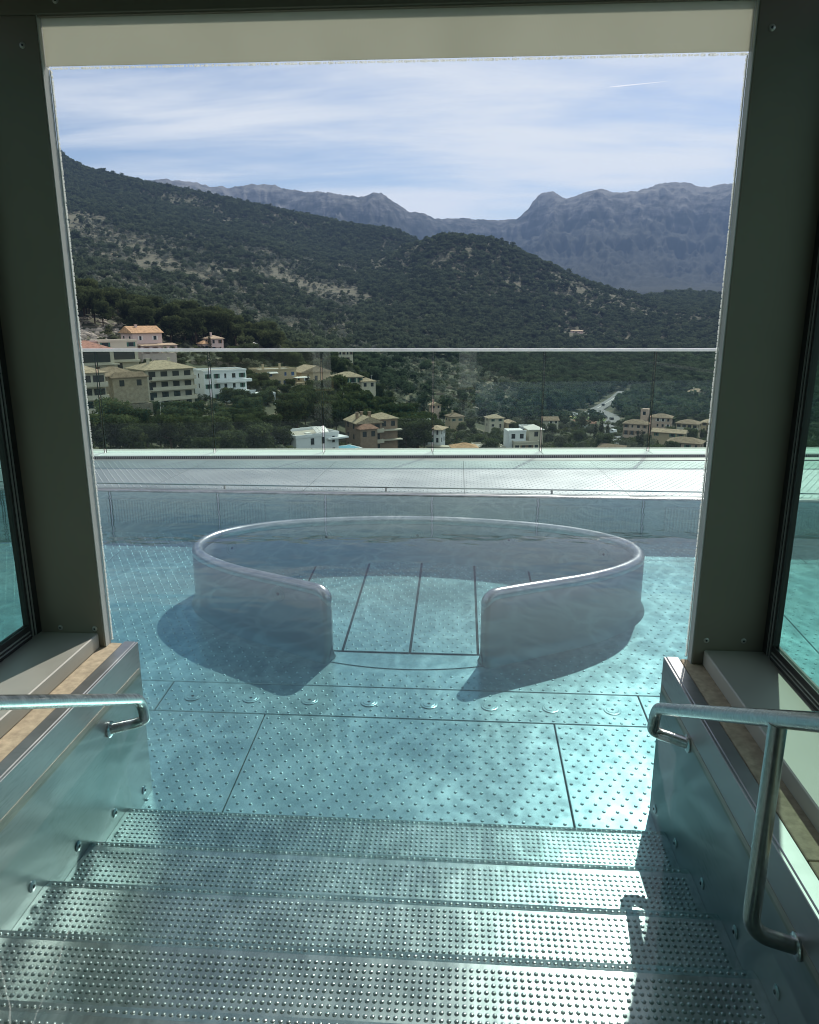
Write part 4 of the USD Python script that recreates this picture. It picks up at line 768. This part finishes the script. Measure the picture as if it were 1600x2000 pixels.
def clear(x, y, k=.85): d, i = PADT.query((x, y)); return d > PADR[i]*k and off_road(x, y)
def cluster(n, poly, hr, models, name, label, cat, group, seed, tries=80, gap=3.2, kk=.85):
    """n trees whose feet fall on the ground seen between the given (column, metres) corners."""
    rg = np.random.default_rng(seed); Pg = Polygon([(azof(px, 750)*100, r) for px, r in poly]); x0, y0, x1, y1 = Pg.bounds; got = []; import shapely
    for _ in range(n*tries):
        if len(got) >= n: break
        a, r = rg.uniform(x0, x1), rg.uniform(y0, y1)
        if not Pg.contains(shapely.Point(a, r)): continue
        x, y = math.sin(a/100)*r, math.cos(a/100)*r
        if not clear(x, y, kk) or any((x-q[0])**2+(y-q[1])**2 < gap*gap for q in got): continue
        got.append((x, y)); z = float(ground_z(x, y)); h = rg.uniform(*hr)
        u = (a-x0)/(x1-x0); v = (r-y0)/(y1-y0); where = ('far left', 'left', 'middle', 'right', 'far right')[min(4, int(u*5))]; deep = ('front', 'central', 'rear')[min(2, int(v*3))]; size = 'tall' if h > hr[0]+.62*(hr[1]-hr[0]) else 'short' if h < hr[0]+.3*(hr[1]-hr[0]) else 'medium'
        copy_of(models[rg.integers(len(models))], name, label.format(size=size, where=f'{where} {deep}'), cat, (x, y, z-.2), rg.uniform(0, 6.28), (h*rg.uniform(.9, 1.15), h*rg.uniform(.9, 1.15), h), group)
cluster(62, [(100, 318), (100, 352), (320, 372), (470, 400), (560, 410), (540, 345), (440, 338), (330, 322), (270, 312)], (10, 15), PINES, 'pine_tree', '{size} dark pine, {where} of the grove above the left houses', 'pine tree', 'pines of the grove above the left houses', 101, gap=3.8)
cluster(46, [(180, 130), (480, 140), (560, 185), (500, 222), (420, 212), (300, 196), (190, 172)], (5, 8.5), PINES+BROADS, 'bushy_tree', '{size} bushy green tree, {where} of the thicket below the left houses', 'tree', 'bushy trees below the left houses', 102, gap=3.4)
cluster(66, [(560, 196), (690, 225), (860, 250), (850, 315), (720, 300), (610, 262), (566, 240)], (8, 12), PINES, 'pine_tree', '{size} dark pine, {where} of the dense stand above the flat-roofed villa', 'pine tree', 'pines of the dense stand in the middle', 103, gap=4.2)
cluster(34, [(440, 300), (720, 335), (800, 400), (640, 420), (520, 380)], (6, 9), BROADS+OLIVES, 'leafy_tree', '{size} leafy tree, {where} of the slope behind the ochre block', 'tree', 'leafy trees behind the ochre block', 104)
cluster(84, [(850, 232), (1440, 240), (1440, 420), (1250, 440), (1020, 460), (860, 400)], (4, 7.5), BROADS+OLIVES, 'garden_tree', '{size} rounded garden tree, {where} among the town houses in the valley', 'tree', 'garden trees between the town houses', 105, gap=4.2, kk=.72)
cluster(34, [(1010, 470), (1180, 500), (1440, 480), (1440, 700), (1200, 690), (1000, 640)], (7, 11), BROADS+PINES, 'valley_tree', '{size} broad green tree, {where} near the road beyond the town houses', 'tree', 'trees around the road beyond the town', 106, gap=6)
cluster(14, [(150, 195), (300, 210), (290, 290), (150, 280)], (3, 5), BROADS, 'garden_bush', '{size} dark garden tree, {where} between the left houses', 'tree', 'garden trees between the left houses', 107)
cluster(26, [(420, 222), (480, 222), (600, 262), (560, 286), (500, 284), (440, 240)], (4, 6.5), BROADS+PINES[:1], 'bushy_tree', '{size} bushy tree, {where} of bank between white villa and ochre block', 'tree', 'bushy trees between the white villa and the ochre block', 108, gap=2.6, kk=.62)
for px, r, h, lb in ((1166, 330, 9, 'left cypress of the dark trio in the town'), (1177, 330, 11, 'middle and tallest cypress of the dark trio in the town'), (1190, 331, 8.5, 'right cypress of the dark trio in the town'), (1257, 262, 10, 'slim cypress standing left of the wide pink house'), (1290, 252, 8, 'stout cypress in front of the wide pink house'), (1250, 300, 7, 'short cypress behind the slim one near the pink house'), (490, 296, 7.5, 'dark cypress at the left corner of the ochre block'), (604, 290, 7, 'dark cypress between ochre block and ochre house'), (418, 322, 8, 'thin cypress touching the pink cottage'), (905, 440, 9, 'dark cypress on the olive terraces'), (1386, 320, 8, 'cypress against the right post by the sand roofed house')):
    a = azof(px, 800); x, y = math.sin(a)*r, math.cos(a)*r; copy_of(CYP, 'cypress_tree', lb, 'cypress', (x, y, float(ground_z(x, y))-.2), px, (h*1.0, h*1.0, h))
for px, r, h, lb in ((455, 318, 5.5, 'palm tree beside the pink cottage'), (893, 300, 4.5, 'low spreading palm below the ochre cottage')):
    a = azof(px, 760); x, y = math.sin(a)*r, math.cos(a)*r; t = thing('palm_tree', lb, 'palm', (x, y, float(ground_z(x, y))-.2))
    MB().add(tube([(0, 0, -.3), (.1, 0, h*.5), (.05, 0, h)], [.28, .22, .2], 8), True).build('trunk', 'bark', t)
    for k in range(16):
        aa = k*2.4; el = .9-.09*k; pts = [np.array([0.05, 0, h])+np.array([math.cos(aa)*u*2.3*math.cos(el*.6), math.sin(aa)*u*2.3*math.cos(el*.6), 2.0*u*math.sin(el)-1.6*u*u]) for u in np.linspace(0, 1, 6)]
        mb = MB(); sd = np.array([-math.sin(aa), math.cos(aa), 0])
        V = []; 
        for q, u in zip(pts, np.linspace(0, 1, 6)): V += [q-sd*.28*(1-u*.8), q+[0, 0, .05], q+sd*.28*(1-u*.8)]
        F = [];
        for i in range(5):
            for j in range(2): b0 = i*3+j; F += [(b0, b0+1, b0+4), (b0, b0+4, b0+3)]
        mb.add((np.array(V), np.array(F)), True).build('frond', 'leaf_palm', t)

def scatter(name, label, pts, scl, idx, protos, rots):
    path = '/World/' + name; pi = UsdGeom.PointInstancer.Define(stage, path); tagp(pi.GetPrim(), label, None, None, 'stuff'); tg = []
    for nm, blobs, n, size, lm, seed in protos:
        V, F, N = leaves(blobs, n, size, seed); pr = MB().raw(V, F, N).build(nm, lm, path); tg.append(pr.GetPath())
    pi.CreatePrototypesRel().SetTargets(tg); pi.CreateProtoIndicesAttr(Vt.IntArray.FromNumpy(idx.astype(np.int32)))
    pi.CreatePositionsAttr(Vt.Vec3fArray.FromNumpy(pts.astype(np.float32))); pi.CreateScalesAttr(Vt.Vec3fArray.FromNumpy(scl.astype(np.float32)))
    q = np.zeros((len(pts), 4), np.float32); q[:, 3] = np.cos(rots/2); q[:, 2] = np.sin(rots/2)
    pi.CreateOrientationsAttr(Vt.QuathArray([Gf.Quath(float(c), 0.0, 0.0, float(s)) for s, c in zip(q[:, 2], q[:, 3])]))
rg = np.random.default_rng(55)
NC = 120000; a = np.radians(rg.uniform(-35, 36, NC)); r = np.sqrt(rg.uniform(395**2, 2120**2, NC)); X, Y = np.sin(a)*r, np.cos(a)*r; Z = ground_z(X, Y)
# what the land in front hides is not planted
EL = np.maximum.accumulate((TZ-EYE)/RR[None], axis=1); hid = RegularGridInterpolator((AZ, RR), EL, bounds_error=False, fill_value=None)(np.stack([a, r-12], -1))
vis = (Z+9-EYE)/r > hid
dens = meshkit.noise(np.stack([X/120, Y/120, X*0], -1), 3)*.5+meshkit.noise(np.stack([X/38, Y/38, X*0], -1), 8)*.5
col = np.degrees(a); hillC = (col > -7.5) & (r > 720); high = (r > 1350+np.clip(col+25, 0, 40)*6) & (col < -6); lowR = (col > 1.5) & (r > 480)
wood = hillC | high | lowR; pine = rg.uniform(size=NC) < np.where(wood, .86, .18+.5*(dens > .62))
keep = vis & (rg.uniform(size=NC) < np.where(wood, np.clip((dens-.22)*3.2, .25, 1), np.clip((dens-.25)*2.2, .10, .70)))
d, i = PADT.query(np.stack([X, Y], -1)); keep &= d > PADR[i]*np.where(PADR[i] > 9, .95, .5)
grove = (col > -4) & (col < 4.5) & (r > 425) & (r < 690); keep &= ~grove | (rg.uniform(size=NC) < .55); pine &= ~(grove & (rg.uniform(size=NC) < .85)); near_road = np.array([not off_road(x, y) if 380 < q < 760 and 3 < c < 15 else False for x, y, q, c in zip(X, Y, r, col)]); keep &= ~near_road
X, Y, Z, r, pine = X[keep], Y[keep], Z[keep], r[keep], pine[keep]; n = len(X)
idx = np.where(pine, rg.integers(0, 3, n), rg.choice([3, 4, 5], n, p=[.15, .45, .40])); h = np.where(pine, rg.uniform(6, 11, n), rg.uniform(3.2, 6.2, n))*np.where(rg.uniform(size=n) < .08, 1.35, 1)
scatter('hillside_forest', 'pine woods and olive groves covering the far hillsides', np.stack([X, Y, Z-.3], -1), np.stack([h*rg.uniform(.9, 1.3, n), h*rg.uniform(.9, 1.3, n), h], -1), idx,
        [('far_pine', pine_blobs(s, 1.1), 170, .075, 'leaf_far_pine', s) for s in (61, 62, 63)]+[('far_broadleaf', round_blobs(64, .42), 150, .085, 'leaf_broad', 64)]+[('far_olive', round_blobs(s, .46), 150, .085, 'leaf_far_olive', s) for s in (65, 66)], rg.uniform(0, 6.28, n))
NC = 16000; a = np.radians(rg.uniform(-34, 34, NC)); r = np.sqrt(rg.uniform(105**2, 520**2, NC)); X, Y = np.sin(a)*r, np.cos(a)*r; Z = ground_z(X, Y)
dens = meshkit.noise(np.stack([X/30, Y/30, X*0], -1), 13); d, i = PADT.query(np.stack([X, Y], -1)); keep = (dens > .34) & (d > PADR[i]*.84) & ((r < 400) | (dens > .55)) & ~((np.degrees(a) > 6) & (np.degrees(a) < 13.5) & (r > 445))
X, Y, Z = X[keep], Y[keep], Z[keep]; n = len(X); h = rg.uniform(.8, 2.8, n)
scatter('scrub', 'low scrub and bushes on the slopes between the houses', np.stack([X, Y, Z-.2], -1), np.stack([h*1.5, h*1.5, h], -1), rg.integers(0, 3, n), [('bush', round_blobs(71, .42, .2), 220, .075, 'leaf_scrub', 71), ('bush', round_blobs(72, .42, .2), 220, .075, 'leaf_broad', 72), ('bush', round_blobs(73, .42, .2), 200, .075, 'leaf_olive', 73)], rg.uniform(0, 6.28, n))

def gp_(px, r): a = azof(px, 800); x, y = math.sin(a)*r, math.cos(a)*r; return np.array([x, y, float(ground_z(x, y))])
def boulder(seed):
    s = trimesh.creation.icosphere(1); v = np.array(s.vertices); v = v*(.75+.6*meshkit.noise(v*1.3+seed, seed))[:, None]*np.array([1, .85, .6]); return trimesh.Trimesh(v, s.faces, process=False)
simple('pale_rock', (.30, .27, .22), .95, 0, .3, 1.5)
pi = UsdGeom.PointInstancer.Define(stage, '/World/boulders'); tagp(pi.GetPrim(), 'pale boulders scattered over the bare slopes near the houses', None, None, 'stuff')
pi.CreatePrototypesRel().SetTargets([MB().add(boulder(s)).build('boulder', 'pale_rock', '/World/boulders').GetPath() for s in (1, 2, 3)])
bp = []
for (c0, c1, r0, r1, n) in ((120, 270, 300, 335, 260), (420, 540, 140, 180, 160), (150, 300, 210, 260, 60), (820, 1000, 440, 660, 160)):
    for _ in range(n):
        q = gp_(rg.uniform(c0, c1), rg.uniform(r0, r1)); bp.append(q)
bp = np.array(bp); n = len(bp); pi.CreatePositionsAttr(Vt.Vec3fArray.FromNumpy(bp.astype(np.float32))); pi.CreateProtoIndicesAttr(Vt.IntArray.FromNumpy(rg.integers(0, 3, n).astype(np.int32)))
pi.CreateScalesAttr(Vt.Vec3fArray.FromNumpy((np.exp(rg.normal(-.35, .5, n))[:, None]*np.ones(3)).astype(np.float32)))
# ------------------------------------------------------------------ roads, walls, poles, cars in the valley
def gp(px, r, dz=.0): a = azof(px, 800); x, y = math.sin(a)*r, math.cos(a)*r; return np.array([x, y, float(ground_z(x, y))+dz])
def ribbon(pts, w, dz, name, m, label=None, cat=None, kind='structure', parent='/World'):
    P = np.array(pts); tt_ = np.concatenate([[0], np.cumsum(np.linalg.norm(np.diff(P[:, :2], axis=0), axis=1))]); c = CubicSpline(tt_, P[:, :2])(np.linspace(0, tt_[-1], max(12, int(tt_[-1]/4))))
    t = np.gradient(c, axis=0); t /= np.linalg.norm(t, axis=1, keepdims=True); nr = np.c_[-t[:, 1], t[:, 0]]; V = []
    zc = np.convolve(np.pad(ground_z(c[:, 0], c[:, 1]), 4, 'edge'), np.ones(9)/9, 'valid')+dz
    for k in range(len(c)): V += [np.r_[c[k]+nr[k]*o*w/2, zc[k]-dd] for o, dd in ((-1, .9), (-1, 0), (1, 0), (1, .9))]
    F = []
    for k in range(len(c)-1):
        for j in range(3): b0 = k*4+j; F += [(b0, b0+4, b0+5), (b0, b0+5, b0+1)]
    mb = MB().add((np.array(V), np.array(F)))
    if mb.n[0][:, 2].sum() < 0: mb.f[0] = mb.f[0][:, ::-1]; mb.n[0] = -mb.n[0]
    return mb.build(name, m, parent, label, cat, None, kind)
ribbon([gp(*q) for q in ROADS[0]], 9, .9, 'road', 'road_asphalt')
ribbon([gp(*q) for q in ROADS[1]], 7, .95, 'road', 'road_asphalt')
ribbon([gp(1211, 690), gp(1196, 640), gp(1180, 590), gp(1165, 545)], .5, 1.0, 'road_line', 'road_line')
ribbon([gp(1130, 478), gp(1160, 462), gp(1184, 462)], 12, .5, 'lawn', 'lawn')
ribbon([gp(868, 232), gp(880, 252), gp(896, 268)], 5, .5, 'driveway', 'concrete')
def stone_wall(label, pts, h, w=.5, m='drystone'):
    P = np.array([gp(*q) for q in pts]); mb = MB()
    for p, q in zip(P[:-1], P[1:]):
        L = np.linalg.norm(q[:2]-p[:2]); n = max(1, int(L/2.5))
        for k in range(n):
            u = p+(q-p)*(k+.5)/n; rz = math.atan2(q[1]-p[1], q[0]-p[0]); mb.box(-L/n/2-.05, L/n/2+.05, -w/2, w/2, -2.0, h+RNG.uniform(-.08, .08), .04, TR(u, rz))
    t = thing('stone_wall', label, 'wall'); mb.build('masonry', m, t); return t
stone_wall('dry stone retaining wall under the shuttered house', [(170, 186), (235, 188), (300, 196)], 2.4)
stone_wall('concrete retaining wall beside the yellow-roofed block', [(300, 212), (345, 216), (400, 224)], 1.2, .6, 'concrete')
stone_wall('long grey stone terrace wall right of the arched villa', [(330, 262), (400, 272), (470, 286)], 2.2)
stone_wall('low stone terrace wall under the pink cottage', [(380, 300), (440, 305), (500, 312)], 1.4)
stone_wall('curved stone wall by the steep driveway in town', [(872, 236), (890, 246), (912, 262)], 1.6)
for k, (c0, c1, rr) in enumerate(((820, 900, 470), (840, 930, 505), (830, 935, 545), (850, 935, 590), (860, 1000, 640), (700, 790, 560))):
    stone_wall(['lowest pale terrace wall of the olive grove', 'second terrace wall up the olive grove', 'third terrace wall up the olive grove', 'fourth terrace wall up the olive grove', 'highest long terrace wall of the olive grove', 'terrace wall left of the olive grove near the pale house'][k], [(c0, rr), ((c0+c1)/2, rr+6), (c1, rr+4)], 1.3)
for px, r, h, lb in ((314, 200, 6.0, 'white pole leaning over trees below the yellow-roofed block'), (190, 165, 4.5, 'short white pole at the lower left beside the jamb'), (727, 395, 9.5, 'tall pale utility pole right of the cream villa')):
    t = thing('pole', lb, 'pole', gp(px, r)); MB().add(tube([(0, 0, -.5), (0, 0, h)], [.13, .09], 8), 50).build('mast', 'shutter_white', t); MB().box(-.5, .5, -.05, .05, h-.35, h-.25).build('crossarm', 'shutter_white', t)
def car(label, px, r, rz, m, van=False):
    t = thing('parked_car', label, 'van' if van else 'car', gp(px, r, .98), rz); L, H = (5.0, 2.0) if van else (4.2, 1.45)
    pr = Polygon([(-L/2, .3), (L/2, .3), (L/2, .85), (L*.36, .95), (L*.2, H), (-L*.42, H), (-L/2, 1.0)]); e = trimesh.creation.extrude_polygon(pr, 1.75, engine='earcut'); T = np.array([[1, 0, 0, 0], [0, 0, -1, .875], [0, 1, 0, 0], [0, 0, 0, 1.0]]); MB().add(e, False, T).build('body', m, t)
    MB().box(-L*.38, L*.17, -.89, .89, H*.66, H*.92, .05).build('side_glass', 'window_glass', t)
    for x in (-L*.3, L*.31):
        for y in (-.8, .8): MB().add(trimesh.creation.cylinder(.32, .22, sections=14), 30, AX((x, y, .32), (0, 1, 0))).build('wheel', 'gasket', t)
car('white van on the lane behind the cypress trio', 1200, 368, 1.9, 'car_white', True); car('white car on the road by the roundabout lawn', 1122, 480, .3, 'car_white'); car('dark car climbing the valley road', 1178, 575, 1.2, 'car_dark'); car('dark car on the lower lane near the roundabout', 1196, 455, 1.6, 'car_dark')
t = thing('yellow_canopy', 'pale yellow canopy on posts beside the roundabout', 'canopy', gp(1108, 448), .2)
MB().add(trimesh.convex.convex_hull(np.array([(-4.5, -1.3, 2.6), (4.5, -1.3, 2.6), (-4.5, 1.3, 3.2), (4.5, 1.3, 3.2), (-4.5, -1.3, 2.5), (4.5, -1.3, 2.5), (-4.5, 1.3, 3.1), (4.5, 1.3, 3.1)]))).build('canopy_sheet', 'awning_yellow', t)
for x in (-4.2, 0, 4.2): MB().box(x-.06, x+.06, -1.2, -1.08, -1, 2.55).build('canopy_post', 'concrete', t)

# far vapour trail, above the hazy air of the valley
mat('vapour', {'d': ('diffuse_bsdf', {'color': (.95, .95, .97)}), 't': ('translucent_bsdf', {'color': (.95, .95, .97)}), 'x': ('mix_closure', {'fac': .6}), 'tr': ('transparent_bsdf', {}), 'y': ('mix_closure', {'fac': .3})}, [('d.BSDF', 'x.closure1'), ('t.BSDF', 'x.closure2'), ('x.closure', 'y.closure1'), ('tr.BSDF', 'y.closure2')], surface='y.closure')
c0, c1 = [np.array([0, 0, EYE])+ray(px, py)*((8200-EYE)/ray(px, py)[2]) for px, py in ((1189, 170), (1310, 158))]
c1[2] = c0[2]; MB().add(tube([c0+(c1-c0)*u for u in np.linspace(0, 1, 9)], [4, 20, 20, 18, 16, 13, 9, 5, 1], 8), True).build('vapour_trail', 'vapour', '/World', 'thin white vapour trail high in the sky on the right', 'vapour trail')

# the hazy air of the valley
HAZE = 5.6e-5
mat('haze_air', {'v': ('principled_volume', {'color': (.40, .60, 1.0), 'density': HAZE, 'anisotropy': .2})}, [], surface=None, volume='v.volume')
top = float(max(FZ.max(), TZ.max()))+60
MB().box(-7600, 7600, -7600, 7600, float(min(TZ.min(), FZ.min()))-60, top).build('haze', 'haze_air', kind='stuff')
